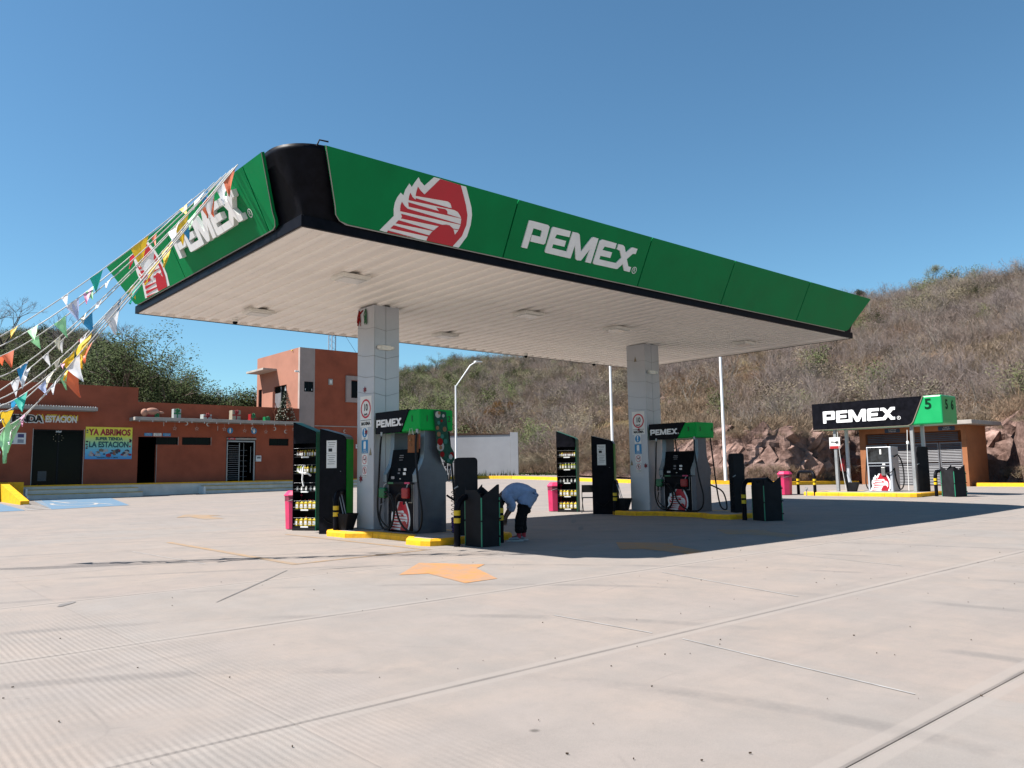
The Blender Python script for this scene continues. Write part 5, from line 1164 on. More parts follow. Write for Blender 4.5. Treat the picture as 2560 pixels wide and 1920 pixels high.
skinned('shirt', [(pp(.20,.775),(.150,.165),None),(pp(.235,.85),(.135,.145),0),(pp(.10,.90),(.155,.175),1),(pp(-.05,.89),(.155,.18),2),(pp(-.17,.855),(.125,.17),3),(pp(-.255,.82),(.07,.08),4),
        (pp(-.17,.80,.18),.075,4),(pp(-.11,.64,.185),.060,6),(pp(-.15,.56,.17),.052,7),(pp(-.17,.80,-.18),.078,4),(pp(-.06,.64,-.19),.066,9),(pp(-.12,.545,-.16),.055,10),(pp(.14,.70),(.15,.16),0),(pp(.10,.63),(.135,.15),12)], shirt, per, sub=3, cloth=.014)
ball('shirt_tail', pp(.25,.80), .135, shirt, per, el=(1,1,1.0))
skinned('trousers', [(pp(.16,.70),(.115,.15),None),(pp(.14,.58,.08),.105,0),(pp(.09,.42,.10),.080,1),(pp(.115,.20,.11),.062,2),(pp(.12,.14,.11),.060,3),(pp(.13,.58,-.08),.105,0),(pp(.045,.42,-.09),.080,5),(pp(.03,.20,-.09),.062,6),(pp(.03,.14,-.09),.060,7)], pants, per, sub=3, cloth=.010)
for (l, d) in ((.12,.11),(.03,-.09)):
    mk('sock', MB().lathe([(.042,.06),(.040,.16)], *(pp(l, 0, d).xy), 12), sock_r, per)
    sh = skinned('shoe', [(pp(l+.03,.06,d),(.05,.045),None),(pp(l-.05,.055,d),(.047,.042),0),(pp(l-.15,.04,d),(.042,.030),1),(pp(l-.19,.035,d),(.035,.024),2)], shoe, per)
    sp_ = [(.07,-.04),(-.10,-.05),(-.20,-.035),(-.225,0),(-.20,.04),(-.10,.05),(.07,.04),(.085,0)]
    mk('sole', MB().poly(sp_, pp(l, 0, d), LX, FX, .024, 0, back=.002), sole, sh)
    mk('shoe_laces', MB().tube([pp(l-.03,.10,d-.02), pp(l-.08,.092,d+.02), pp(l-.10,.085,d-.02), pp(l-.13,.075,d+.02)], .008, 5), sock_r, sh)

# ------------------------------------------------------------------ diesel island: post canopy, dispenser, extinguisher, plates
Z3 = g(24.1,3); zt = Z3+.117
dc = thing('diesel_canopy', 'small box canopy on four grey posts with bright green numbered end, lettered black face', 'canopy')
X0, X1, Y0, Y1, ZA, ZC = 24.0, 25.3, .50, 5.22, 2.66, 3.66
mk('canopy_box', MB().bbox(X0, X1, Y0, Y1, ZA, ZC, .05), greenb, dc)
fc_ = mk('sign_face', MB().poly([(0,0),(3.55,0),(3.66,.03),(3.74,.11),(4.12,1.0),(0,1.0)], (X0,5.24,ZA), NX, UZ, .022, 0, back=-.01), black, dc)
mk('sign_trim', MB().poly([(3.55,-.015),(3.67,.015),(3.76,.10),(4.15,1.0),(4.12,1.0),(3.735,.11),(3.655,.03),(3.55,.0),(.02,0),(.02,-.015)], (X0,5.24,ZA), NX, UZ, .024, 0, back=0), mat('tan_trim', (.4,.33,.24), .5), dc)
emw = mat('sunlit_white_letter', (.88,.88,.88), .5, var=.02)
word((X0-.022,4.80,3.66-1.0+.225), NX, UZ, .46, emw, fc_, .02)
text('number', '5', (X0-.002,.95,3.35), NX, UZ, .50, numg, dc, bold=.014); text('number', '5', (X0+.40,Y0-.001,3.32), PY, UZ, .46, numg, dc, bold=.014); text('number', '6', (X0+.90,Y0-.001,3.32), PY, UZ, .46, numg, dc, bold=.014)
for x in (24.15,25.05):
    for y in (4.45,1.62): mk('post', MB().bbox(x-.055,x+.055,y-.055,y+.055,zt,ZA+.02,.008), galv if x < 25 else clad, dc)
mk('cable', MB().tube([(24.06,4.32,ZA),(24.06,4.26,1.6),(24.06,4.1,.35)], .01, 5), paper, dc); mk('cable', MB().tube([(24.06,1.74,2.5),(24.05,1.80,1.3),(24.06,1.82,.35)], .012, 5), paper, dc)
mk('junction_box', MB().lathe([(.045,0),(.05,.08),(.02,.12)], 24.08, 1.76, 10, z0=2.0), paper, dc)
dd_ = thing('diesel_dispenser', 'boxy diesel dispenser with red eagle emblem under the small canopy', 'fuel dispenser', (24.45,2.85,zt))
bb = mk('cabinet', MB().bbox(-.30,.30,-.45,.45,0,1.62,.015), clad, dd_)
mk('door_panel', MB().box(-.306,-.301,-.36,.38,.05,.92), black, bb); mk('display_window', MB().box(-.308,-.301,-.36,.40,1.06,1.60), mat('hazy_glass', (.05,.055,.06), .12, var=.5, scale=5), bb)
mk('display_trim', MB().box(-.312,-.301,-.36,.40,.955,1.02), black, bb); mk('price_tag', MB().box(-.316,-.312,-.22,-.12,.96,1.01), paper, bb)
mk('sticker', MB().box(-.312,-.309,-.10,-.04,1.35,1.53), paper, bb); eagle((-.3065,.38,.03), NX, UZ, .62, bb, emw, mat('bright_red_print', (.65,.01,.03), .4), cl=(0,0,9,9), t=.003, sx=.74)
mk('holster', MB().bbox(-.36,-.306,-.22,-.08,.58,.88,.01), silver, bb)
for s_ in (-.46,.46): mk('hose', hose([(-.1,s_,1.25),(0,s_*1.25,1.30),(.1,s_*1.45,.9),(.05,s_*1.5,.3),(0,s_*1.25,.08),(-.1,s_*1.08,.4),(-.15,s_*1.02,.85)], .02), rubber, dd_)
mk('hose', hose([(-.32,-.15,.75),(-.36,-.25,.66),(-.34,-.42,.70),(-.2,-.47,.8)], .013), rubber, dd_)
e = thing('fire_extinguisher', 'red fire extinguisher hanging on the post behind the diesel dispenser', 'fire extinguisher', (24.95,4.62,0)); mk('cylinder', MB().lathe([(.02,1.05),(.085,1.07),(.088,1.46),(.05,1.55),(.02,1.58)], 0, 0, 14), redplas, e); mk('valve', MB().tube([(0,0,1.56),(0,0,1.64),(-.08,0,1.66)], .018, 6), rubber, e)
pl = thing('warning_plate', 'small white warning plate with black pictogram on the left front post of the diesel canopy', 'sign', (24.08,4.45,2.15))
mk('plate', MB().poly([(-.21,-.23),(.21,-.23),(.21,.2),(-.21,.2)], (0,0,0), NX, UZ, .012, 0, back=0), paper, pl); mk('pictogram', MB().poly([(-.15,.03),(-.12,.05),(.02,.03),(.10,.06),(.17,.03),(.16,-.04),(.06,-.05),(0,0),(-.14,-.0)], (0,0,0), NX, UZ, .016, 0, back=.012), inkm, pl)
mk('red_footer', MB().box(-.0145,-.0121,-.2,.2,-.23,-.13), redplas, pl)
cn = thing('water_tap', 'small pale metal standpipe on the pavement left of the diesel island', 'tap', (22.6,4.9,g(22.6,4.9))); mk('pipe', MB().tube([(0,0,0),(0,0,.22),(.04,-.03,.3),(.02,.05,.33)], .022, 7), galv, cn); mk('valve', MB().lathe([(.05,.22),(.05,.27)], 0, 0, 8), galv, cn)

# ------------------------------------------------------------------ louvred plant hut
hx, hy0, hy1, hd_, hb = 36.3, 4.10, 9.28, 2.6, .16
hut = thing('plant_hut', 'small orange flat roofed hut with grey louvred gates on the far kerb', 'hut')
wl = walls(MB(), (hx, hy1, hb), NX, UZ, hy1-hy0, 2.98-.0, [(.30,.06,hy1-hy0-.22,2.72)], .15); mk('wall', wl, orangew, hut)
mk('wall', MB().box(hx+.15, hx+hd_, hy0, hy0+.15, hb, hb+2.98), orangew, hut); mk('wall', MB().box(hx+.15, hx+hd_, hy1-.15, hy1, hb, hb+2.98), orangew, hut); mk('wall', MB().box(hx+hd_-.15, hx+hd_, hy0+.15, hy1-.15, hb, hb+2.98), orangew, hut)
mk('roof', MB().bbox(hx-.75, hx+hd_+.6, hy0-.55, hy1+.5, hb+2.98, hb+3.17, .01), slabm, hut)
mk('floor', MB().box(hx+.16, hx+hd_-.16, hy0+.16, hy1-.16, hb, hb+.03), interior, hut)
for y0, y1 in ((7.90,8.98),(6.68,7.80),(5.40,6.58),(4.34,5.36)):
    gt = mk('gate_frame', MB().box(hx+.06,hx+.10,y0,y0+.05,hb+.08,hb+2.16).box(hx+.06,hx+.10,y1-.05,y1,hb+.08,hb+2.16).box(hx+.06,hx+.10,y0+.05,y1-.05,hb+.08,hb+.13).box(hx+.06,hx+.10,y0+.05,y1-.05,hb+2.11,hb+2.16).box(hx+.06,hx+.10,y0+.05,y1-.05,hb+1.08,hb+1.16), louvre, hut)
    sl_ = MB()
    for q in range(26):
        z = hb+.15+q*.077
        if not (1.04 < z-hb < 1.17): sl_.add([(hx+.055,y0+.05,z),(hx+.055,y1-.05,z),(hx+.10,y1-.05,z+.055),(hx+.10,y0+.05,z+.055)], [(0,1,2,3)])
    mk('louvre_slats', sl_, louvre, gt, kind='stuff')
for y0, y1 in ((6.95,8.9),(4.5,6.6)):
    sl_ = MB()
    for q in range(5): z = hb+2.24+q*.09; sl_.add([(hx+.10,y0,z),(hx+.10,y1,z),(hx+.14,y1,z+.06),(hx+.14,y0,z+.06)], [(0,1,2,3)])
    mk('vent_slats', sl_, louvre, hut, kind='stuff')
for y, a, b in ((7.55,'CUARTO DE','MAQUINAS'),(4.95,'CUARTO','ELECTRICO')):
    t = thing('room_sign', 'small navy sign above the '+('left' if y > 6 else 'right')+' pair of louvred gates of the hut', 'sign', (hx-.004,y,hb+2.84)); mk('sign_plate', MB().poly([(-.38,-.1),(.38,-.1),(.38,.1),(-.38,.1)], (0,0,0), NX, UZ, .012, 0, back=0), blued, t)
    text('sign_text', a, (0,0,.045), NX, UZ, .07, paper, t, depth=.001, off=.014); text('sign_text', b, (0,0,-.04), NX, UZ, .07, paper, t, depth=.001, off=.014)

# ------------------------------------------------------------------ white boundary wall, lamp posts, motorcycle
bw = thing('boundary_wall', 'white rendered boundary wall with brown capping behind the far kerb', 'wall')
wa, wb = Vector((31.25,31.15,0)), Vector((20.5,42.6,0)); wd = (wb-wa).normalized(); wn = Vector((-wd.y, wd.x, 0))*.1
def prism(a, b, n_, z0, za, zb): 
    v = [Vector((p.x, p.y, z0)) for p in (a-n_, b-n_, b+n_, a+n_)]+[Vector((p.x, p.y, z)) for p, z in ((a-n_,za),(b-n_,zb),(b+n_,zb),(a+n_,za))]
    return MB().add(v, [(0,3,2,1),(4,5,6,7),(0,1,5,4),(1,2,6,5),(2,3,7,6),(3,0,4,7)])
mk('wall_body', prism(wa+wd*.3, wb, wn, .5, 3.78, 4.35), whitew, bw); mk('wall_cap', prism(wa+wd*.32, wb, wn*1.3, 3.783, 3.82, 4.39), mat('brown_cap', (.12,.07,.05), .8), bw); mk('end_pier', prism(wa-wd*.25, wa+wd*.29, wn*1.3, .5, 3.92, 3.94), whitew, bw)
tg = MB(); r_ = random.Random(3)
for q in range(900):
    tt = r_.uniform(-.2, 1); p = wa.lerp(wb, tt)-wn.normalized()*r_.uniform(-.15,.15)+Vector((-.25,-.25,0)); z = .93+r_.uniform(0,.05); h = r_.uniform(.05,.28)*(1 if r_.random() < .8 else 1.8)
    a = r_.uniform(0,6.3); dx = Vector((math.cos(a), math.sin(a), 0))*.03; tg.add([p+UZ*z-dx, p+UZ*z+dx, p+UZ*(z+h)+Vector((r_.gauss(0,.05), r_.gauss(0,.05), 0))], [(0,1,2)])
mk('verge_weeds', tg, leafg, None, kind='stuff')
pwh = mat('white_pole', (.85,.86,.86), .4, var=.03)
for k, (u, ub, v, D, h, lb, arm) in enumerate(((1141,1141,1190,53,6.1,'white lamp post with angled arm in front of the pale boundary wall',1),(1524,1534,1206,42.5,8.2,'white lamp post rising behind the farther black cabinet',0),(1797,1815,1211,39.5,8.6,'white lamp post beside the rock cut right of the farther dispenser',0))):
    p = at(ub, v, D); t = thing('lamp_post', lb, 'lamp post', p, group='white lamp posts along the far kerb')
    mk('pole', MB().tube([(0,0,-.4),(0,0,h)], [.085,.055], 12), pwh, t)
    d_ = RT*.9 if arm else RT*-.9; mk('arm', MB().tube([(0,0,h-.1),d_*1.3*.85+UZ*(h+1.35)*1.0-UZ*0, d_*1.55*.9+UZ*(h+1.52), d_*2.0*.9+UZ*(h+1.6)], .04, 8), pwh, t)
    hd2 = d_*1.9*.9+UZ*(h+1.6); mk('lamp_head', MB().bbox(hd2.x-.28,hd2.x+.28,hd2.y-.12,hd2.y+.12,hd2.z-.03,hd2.z+.05,.02), pwh, t)
mc = thing('motorcycle', 'dark motorcycle parked by the far kerb, half hidden behind the nearer dispenser', 'motorcycle', at(1121,1200,46), -.55)
def wheel(y): 
    P_ = [(0,y+.30*math.cos(a),.30+.30*math.sin(a)) for a in [i*.35 for i in range(19)]]; mk('tyre', MB().tube(P_, .05, 6), rubber, mc); mk('rim', MB().tube([(-.04,y,.30),(.04,y,.30)], .12, 12), galv, mc)
wheel(-.65); wheel(.65)
mk('engine', MB().bbox(-.14,.14,-.25,.2,.22,.55,.04), blackm, mc); mk('fuel_tank', MB().bbox(-.13,.13,-.30,.12,.62,.85,.07), black, mc); mk('seat', MB().bbox(-.12,.12,.12,.72,.68,.78,.04), rubber, mc)
mk('fork', MB().tube([(-.08,-.65,.3),(-.08,-.42,.95)], .025).tube([(.08,-.65,.3),(.08,-.42,.95)], .025), alu, mc); mk('handlebar', MB().tube([(-.36,-.28,1.02),(-.1,-.42,.98),(.1,-.42,.98),(.36,-.28,1.02)], .018), rubber, mc)
mk('headlight', MB().lathe([(.03,.0),(.09,.03),(.09,.15)], 0, -.52, 12, z0=.80), alu, mc); mk('mirror', MB().tube([(-.3,-.30,1.02),(-.33,-.34,1.22)], .012).bbox(-.40,-.27,-.35,-.33,1.2,1.29,.01), rubber, mc); mk('rear_rack', MB().bbox(-.2,.2,.55,.9,.80,1.08,.03), blackm, mc)
# ------------------------------------------------------------------ store
YS, ZF = 31.0, .97
store = thing('convenience_store', 'long terracotta one storey store with cream canopy slabs, raised on a white plinth', 'shop')
XA0, XA1, XB1 = -14.0, 6.59, 15.10
# left block, higher parapet
doorA = (2.19, 4.25, 3.50)
wl = walls(MB(), (XA0, YS, ZF), PY, UZ, XA1-XA0, 5.64-ZF, [(doorA[0]-XA0, .0, doorA[1]-XA0, doorA[2]-ZF)], .2)
wl.box(XA1-.2, XA1, YS+.2, YS+9, ZF, 5.64).box(XA0, XA0+.2, YS+.2, YS+9, ZF, 5.64).box(XA0+.2, XA1-.2, YS+8.8, YS+9, ZF, 5.64)
mk('wall', wl, terra, store)
mk('roof', MB().box(XA0+.2, XA1-.2, YS+.2, YS+8.8, 4.9, 5.0), slabm, store)
# right block
H = lambda a, b, c, d: (a-XA1, b-ZF, c-XA1, d-ZF)
wl = walls(MB(), (XA1, YS, ZF), PY, UZ, XB1-XA1, 4.94-ZF, [H(6.66,ZF,7.52,3.23), H(7.52,2.85,8.57,3.23), H(8.75,2.85,10.2,3.24), H(11.02,ZF,12.62,3.28), H(13.36,2.85,14.50,3.24)], .2)
mk('wall', MB().box(XA1+.2, XB1, YS+7, YS+7.2, ZF, 4.94), terra, store)
mk('wall', wl, terra, store); mk('roof', MB().box(XA1, XB1, YS+.2, YS+7, 4.3, 4.4), slabm, store)
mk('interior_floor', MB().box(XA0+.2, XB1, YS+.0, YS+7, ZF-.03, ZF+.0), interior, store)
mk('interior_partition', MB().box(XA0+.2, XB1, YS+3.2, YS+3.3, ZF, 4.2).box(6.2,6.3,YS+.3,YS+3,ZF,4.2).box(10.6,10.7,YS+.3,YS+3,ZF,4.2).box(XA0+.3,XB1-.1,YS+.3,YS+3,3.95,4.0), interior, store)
sa = mk('canopy_slab', MB().bbox(.2, 4.62, YS-.8, YS, 4.36, 4.52, .01).bbox(-14, .18, YS-.8, YS, 4.36, 4.52, .01), slabm, store)
sb = mk('canopy_slab', MB().bbox(6.22, 14.75, YS-.95, YS, 3.98, 4.14, .01), slabm, store)
lt_ = MB()
for q in range(40): x = .3+q*.108; lt_.bbox(x-.012, x+.02, YS-.83, YS-.80, 4.50+R.uniform(-.01,.02), 4.55, .004)
mk('string_lights', lt_, whitep, sa, kind='stuff')
# shop door: dark glazing with two leaves
dA = mk('shop_door', MB().box(doorA[0],doorA[0]+.05,YS+.1,YS+.15,ZF,doorA[2]).box(doorA[1]-.05,doorA[1],YS+.1,YS+.15,ZF,doorA[2]).box(3.19,3.25,YS+.1,YS+.15,ZF,doorA[2]).box(doorA[0]+.05,3.19,YS+.1,YS+.15,doorA[2]-.06,doorA[2]).box(3.25,doorA[1]-.05,YS+.1,YS+.15,doorA[2]-.06,doorA[2]), blackm, store)
mk('pane', MB().box(doorA[0]+.05,3.19,YS+.12,YS+.13,ZF,doorA[2]-.06), glassd, dA); mk('pane', MB().box(3.25,doorA[1]-.05,YS+.12,YS+.13,ZF,doorA[2]-.06), glassd, dA)
mk('door_jamb', MB().box(doorA[1]+.001,doorA[1]+.03,YS-.012,YS+.1,ZF,doorA[2]+.03).box(doorA[0]-.03,doorA[0]-.001,YS-.012,YS+.1,ZF,doorA[2]+.03), slabm, store)
text('door_sticker', 'MW', (3.22,YS+.10,3.40), PY, UZ, .13, paper, dA, off=.01, bold=.004)
wr = MB()
for q in range(9): a = q*.7; wr.bbox(3.2+.2*math.cos(a)-.015,3.2+.2*math.cos(a)+.015,YS+.08,YS+.1,3.12+.17*math.sin(a)-.02,3.12+.17*math.sin(a)+.02,.004)
mk('wreath_lights', wr, goldg, dA, kind='stuff')
mk('shop_poster', MB().box(2.45,2.8,YS+.113,YS+.118,1.15,1.6), mat('faded_poster', (.12,.12,.12), .7), dA)
for x0, x1, z0, z1 in ((7.53,8.56,2.86,3.22),(8.76,10.19,2.86,3.23),(13.37,14.49,2.86,3.23)):
    wf_ = mk('window', MB().box(x0,x1,YS+.08,YS+.12,z0,z0+.02).box(x0,x1,YS+.08,YS+.12,z1-.02,z1).box(x0,x0+.02,YS+.08,YS+.12,z0+.02,z1-.02).box(x1-.02,x1,YS+.08,YS+.12,z0+.02,z1-.02).box((x0+x1)/2-.012,(x0+x1)/2+.012,YS+.08,YS+.12,z0+.02,z1-.02), blackm, store); mk('pane', MB().box(x0+.02,(x0+x1)/2-.012,YS+.095,YS+.105,z0+.02,z1-.02), glassd, wf_); mk('pane', MB().box((x0+x1)/2+.012,x1-.02,YS+.095,YS+.105,z0+.02,z1-.02), glassd, wf_)
mk('door_jamb', MB().box(7.521,7.545,YS-.012,YS+.1,ZF,2.85).box(8.545,8.57,YS-.012,YS-.001,2.83,3.25).box(10.2,10.22,YS-.012,YS-.001,2.83,3.25), slabm, store)
# full height turnstile in the last opening
ts_ = thing('turnstile', 'full height metal turnstile gate in the toilet entrance of the store', 'turnstile')
mk('frame', MB().bbox(11.04,11.10,YS-.02,YS+.06,ZF,3.10,.006).bbox(12.50,12.57,YS-.02,YS+.06,ZF,3.10,.006).bbox(11.10,12.50,YS-.02,YS+.06,3.02,3.10,.006), alu, ts_); mk('header', MB().bbox(11.02,12.60,YS-.12,YS-.005,3.14,3.24,.01), slabm, ts_); mk('red_display', MB().box(11.06,11.45,YS-.126,YS-.121,3.15,3.23), redp, ts_)
text('display_text', 'BAÑO', (11.27,YS-.127,3.19), PY, UZ, .07, paper, ts_, depth=.001, off=.002)
mk('rotor_post', MB().tube([(11.80,YS+.2,ZF),(11.80,YS+.2,3.0)], .03), alu, ts_); mk('rotor_post', MB().tube([(12.16,YS+.5,ZF),(12.16,YS+.5,3.0)], .02), alu, ts_)
for q in range(17): z = 1.08+q*.11; mk('rotor_bar', MB().tube([(11.12+.12*(q % 2),YS+.12+.1*(q % 2),z),(11.78,YS+.2,z)], .014, 6), alu, ts_)
for q in range(6): z = 1.2+q*.28; mk('comb_bar', MB().tube([(11.98,YS+.5,z),(12.36,YS+.5,z)], .012, 6), alu, ts_)
mk('handrail', MB().tube([(12.38,YS+.1,1.4),(12.38,YS+.1,2.8)], .015), alu, ts_)
tb = thing('ticket_box', 'small white ticket box on the wall right of the turnstile', 'box', (12.75,YS-.06,2.15)); mk('box_body', MB().bbox(-.14,.14,-.06,.058,-.16,.16,.01), paper, tb); mk('box_label', MB().box(-.1,.1,-.063,-.061,.0,.1), louvre, tb)
# plinth, steps, yellow nosings
pl_ = thing('store_plinth', 'white raised plinth with yellow edge and two flights of steps before the store', 'steps')
mk('plinth_slab', MB().box(-14, 19.5, YS-1.0, YS-.001, .1, ZF-.005), plinthm, pl_); mk('plinth_slab', MB().box(-14,15.1,YS,YS+9,.1,ZF-.035), plinthm, pl_); mk('yellow_edge', MB().box(-14, 19.5, YS-1.03, YS-.86, ZF-.05, ZF+.006), yellow, pl_)
for x0, x1 in ((1.75,6.45),(9.35,19.4)):
    for k, (d, z) in enumerate(((.32,.79),(.64,.59))):
        y0 = YS-1.035-d; x0_, x1_ = x0+.05-.03*k, x1-.1+.12*k; st_ = mk('step', MB().box(x0_, x1_, y0, YS-1.031-(0 if k == 0 else .32), .1, z-.03), plinthm, pl_)
        mk('step_nosing', MB().box(x0_-.005, x1_+.005, y0-.008, YS-1.031-(0 if k == 0 else .32)+.0, z-.029, z), mat('sandy_yellow_paint', (.66,.42,.10), .8, var=.2, scale=3), st_)
for x0, x1 in ((1.70,1.78),): mk('step_cheek', MB().box(x0,x1,YS-1.7,YS-1.03,.1,.83).box(x0,x1,YS-1.95,YS-1.7,.1,.55), whitep, pl_)
mk('step_cheek', MB().box(9.27,9.37,YS-1.75,YS-1.03,.1,.75), whitep, pl_)
# yellow ramp cheek at the left
ra = thing('ramp_wall', 'bright yellow ramp side walls left of the store steps', 'wall')
mk('ramp_panel', MB().box(-9,1.60,29.15,29.3,.1,1.13), yellow, ra)
z0 = .2; mk('ramp_cheek', MB().add([(.70,29.1,z0),(1.0,29.1,z0),(1.15,25.2,z0),(.85,25.2,z0),(.70,29.1,1.12),(1.0,29.1,1.12),(1.15,25.2,.42),(.85,25.2,.42)], [(0,3,2,1),(4,5,6,7),(0,1,5,4),(1,2,6,5),(2,3,7,6),(3,0,4,7)][::1]), yellow, ra)
# lettering and notices on the store
def sign(name, x0, x1, z0, z1, m_, label, y=YS, t=.02, cat='sign', group=None):
    r = thing(name, label, cat, ((x0+x1)/2, y-.002, (z0+z1)/2), group=group); mk('sign_board', MB().poly([(x0-(x0+x1)/2, z0-(z0+z1)/2), (x1-(x0+x1)/2, z0-(z0+z1)/2), (x1-(x0+x1)/2, z1-(z0+z1)/2), (x0-(x0+x1)/2, z1-(z0+z1)/2)], (0,0,0), PY, UZ, t, 0, back=0), m_, r); return r
def tline(r, s_, x, z, size, m_, bold=0., off=.024, sx=1.): return text('sign_text', s_, (x,0,z), PY, UZ, size, m_, r, depth=.002, off=off, bold=bold, sx=sx)
t = thing('shop_lettering', 'black and white lettering over the store entrance, partly behind the bunting', 'sign', (1.2,YS-.002,3.95))
text('letters_outline', 'SUPER TIENDA', (-.05,0,0), PY, UZ, .42, paper, t, depth=.01, off=.012, bold=.05, sx=.98); text('letters', 'SUPER TIENDA', (-.05,0,0), PY, UZ, .42, inkm, t, depth=.01, off=.026, bold=.015, sx=.98)
t = thing('shop_lettering', 'pale lettering with yellow shadow right above the dark shop door', 'sign', (3.08,YS-.002,3.98))
text('letters_shadow', 'LA ESTACION', (.05,0,.06), PY, UZ, .36, gold, t, depth=.01, off=.012, bold=.012, sx=.76); text('letters', 'LA ESTACION', (0,0,-.02), PY, UZ, .40, paper, t, depth=.01, off=.026, bold=.018, sx=.68)
t = sign('notice_board', 1.10, 1.90, 2.82, 3.32, paper, 'white notice board with pictures left of the shop door')
for a, b, c_ in ((-.22,.12,(.6,.15,.25)),(.2,.12,(.1,.1,.3)),(-.2,-.12,(.15,.25,.5)),(.2,-.12,(.45,.5,.6))): mk('notice_picture', MB().box(a-.12,a+.12,-.026,-.0205,b-.08,b+.08), mat('print_%d' % int(c_[0]*100+c_[2]*10), c_, .6), t)
# banner
def bmat():
    m, t, b = nodes('banner_print'); N = t.nodes.new; L = t.links.new; tc = N('ShaderNodeTexCoord'); sx = N('ShaderNodeSeparateXYZ'); L(tc.outputs['Object'], sx.inputs[0])
    mr = N('ShaderNodeMapRange'); mr.inputs['From Min'].default_value = -.75; mr.inputs['From Max'].default_value = .75; L(sx.outputs[2], mr.inputs['Value'])
    r = N('ShaderNodeValToRGB'); e = r.color_ramp.elements; e[0].position = 0; e[0].color = (.05,.25,.55,1); e[1].position = 1; e[1].color = (.75,.62,.05,1)
    for p_, c_ in ((.25,(.12,.42,.60,1)),(.48,(.25,.55,.35,1)),(.72,(.62,.62,.06,1))): q = e.new(p_); q.color = c_
    L(mr.outputs['Result'], r.inputs['Fac']); L(r.outputs['Color'], b.inputs['Base Color']); b.inputs['Roughness'].default_value = .55; return m
bn = sign('banner', 4.32, 6.38, 2.14, 3.66, bmat(), 'bright yellow to blue printed banner between the shop door and the dark doorway', t=.012, cat='banner')
ban_r = mat('banner_red', (.60,.02,.05), .6); ban_t = mat('banner_teal', (.01,.13,.16), .6)
tline(bn, 'YA ABRIMOS', .03, .50, .40, ban_r, .018, .016, .80); tline(bn, 'SUPER TIENDA', .0, .20, .20, ban_t, .010, .016, .9); tline(bn, 'LA ESTACION', .0, -.08, .37, ban_t, .014, .016, .76)
tline(bn, 'ABARROTES Y MAS', -.05, -.69, .10, ban_t, .002, .016, 1.1)
rb = random.Random(4); cols_ = [mat('print_w',(.7,.7,.7),.6), mat('print_d',(.08,.08,.12),.6), ban_r, mat('print_b',(.35,.28,.2),.6)]
for q in range(34):
    a = rb.uniform(-.85,.95); b = rb.uniform(-.60,-.33); s_ = rb.uniform(.04,.12)
    mk('printed_goods', MB().poly([(a-s_,b-s_*.6),(a+s_*.8,b-s_*.7),(a+s_,b+s_*.3),(a,b+s_*.8),(a-s_,b+s_*.4)], (0,0,0), PY, UZ, .015+.0004*q, 0, back=.013), cols_[q % 4], bn)
for q in range(14):
    a = (-.95 if q % 2 else .95)+rb.uniform(-.02,.02); b = rb.uniform(-.3,.6); mk('printed_goods', MB().box(a-.04,a+.04,-.0145,-.0125,b-.04,b+.03), cols_[q % 4], bn)
for x0, s1, s2, m_, lb in ((6.93,'CUARTO','ELECTRICO',bluep,'blue room sign'),(7.36,'CUARTO','DE LIMPIOS',paper,'white room sign'),(7.80,'CUARTO DE','SUCIOS',bluep,'blue room sign')):
    t = sign('room_sign', x0, x0+.38, 3.27, 3.42, m_, lb+' above the dark doorway, '+{'6.93':'leftmost','7.36':'middle','7.8':'rightmost'}[str(x0)]+' of three', t=.012, group='room signs above the doorway'); tm = inkm if m_ is paper else paper
    tline(t, s1, 0, .032, .058, tm, 0, .014); tline(t, s2, 0, -.032, .058, tm, 0, .014)
for x, who in ((11.2,'man'),(12.5,'woman')):
    t = thing('toilet_sign', 'blue round toilet sign with white '+who+' above the turnstile', 'sign', (x,YS-.002,3.62)); mk('sign_disc', MB().poly(ringpts(.155), (0,0,0), PY, UZ, .012, 0, back=0), bluep, t)
    mk('figure', MB().poly([(-.03,-.11),(.03,-.11),(.035 if who == 'man' else .06,-.02),(.055,.05),(.02,.06),(-.02,.06),(-.055,.05),(-.035 if who == 'man' else -.06,-.02)], (0,0,0), PY, UZ, .016, 0, back=.012).poly([(a, b+.09) for a, b in ringpts(.03, 10)], (0,0,0), PY, UZ, .016, 0, back=.012), whitep, t)
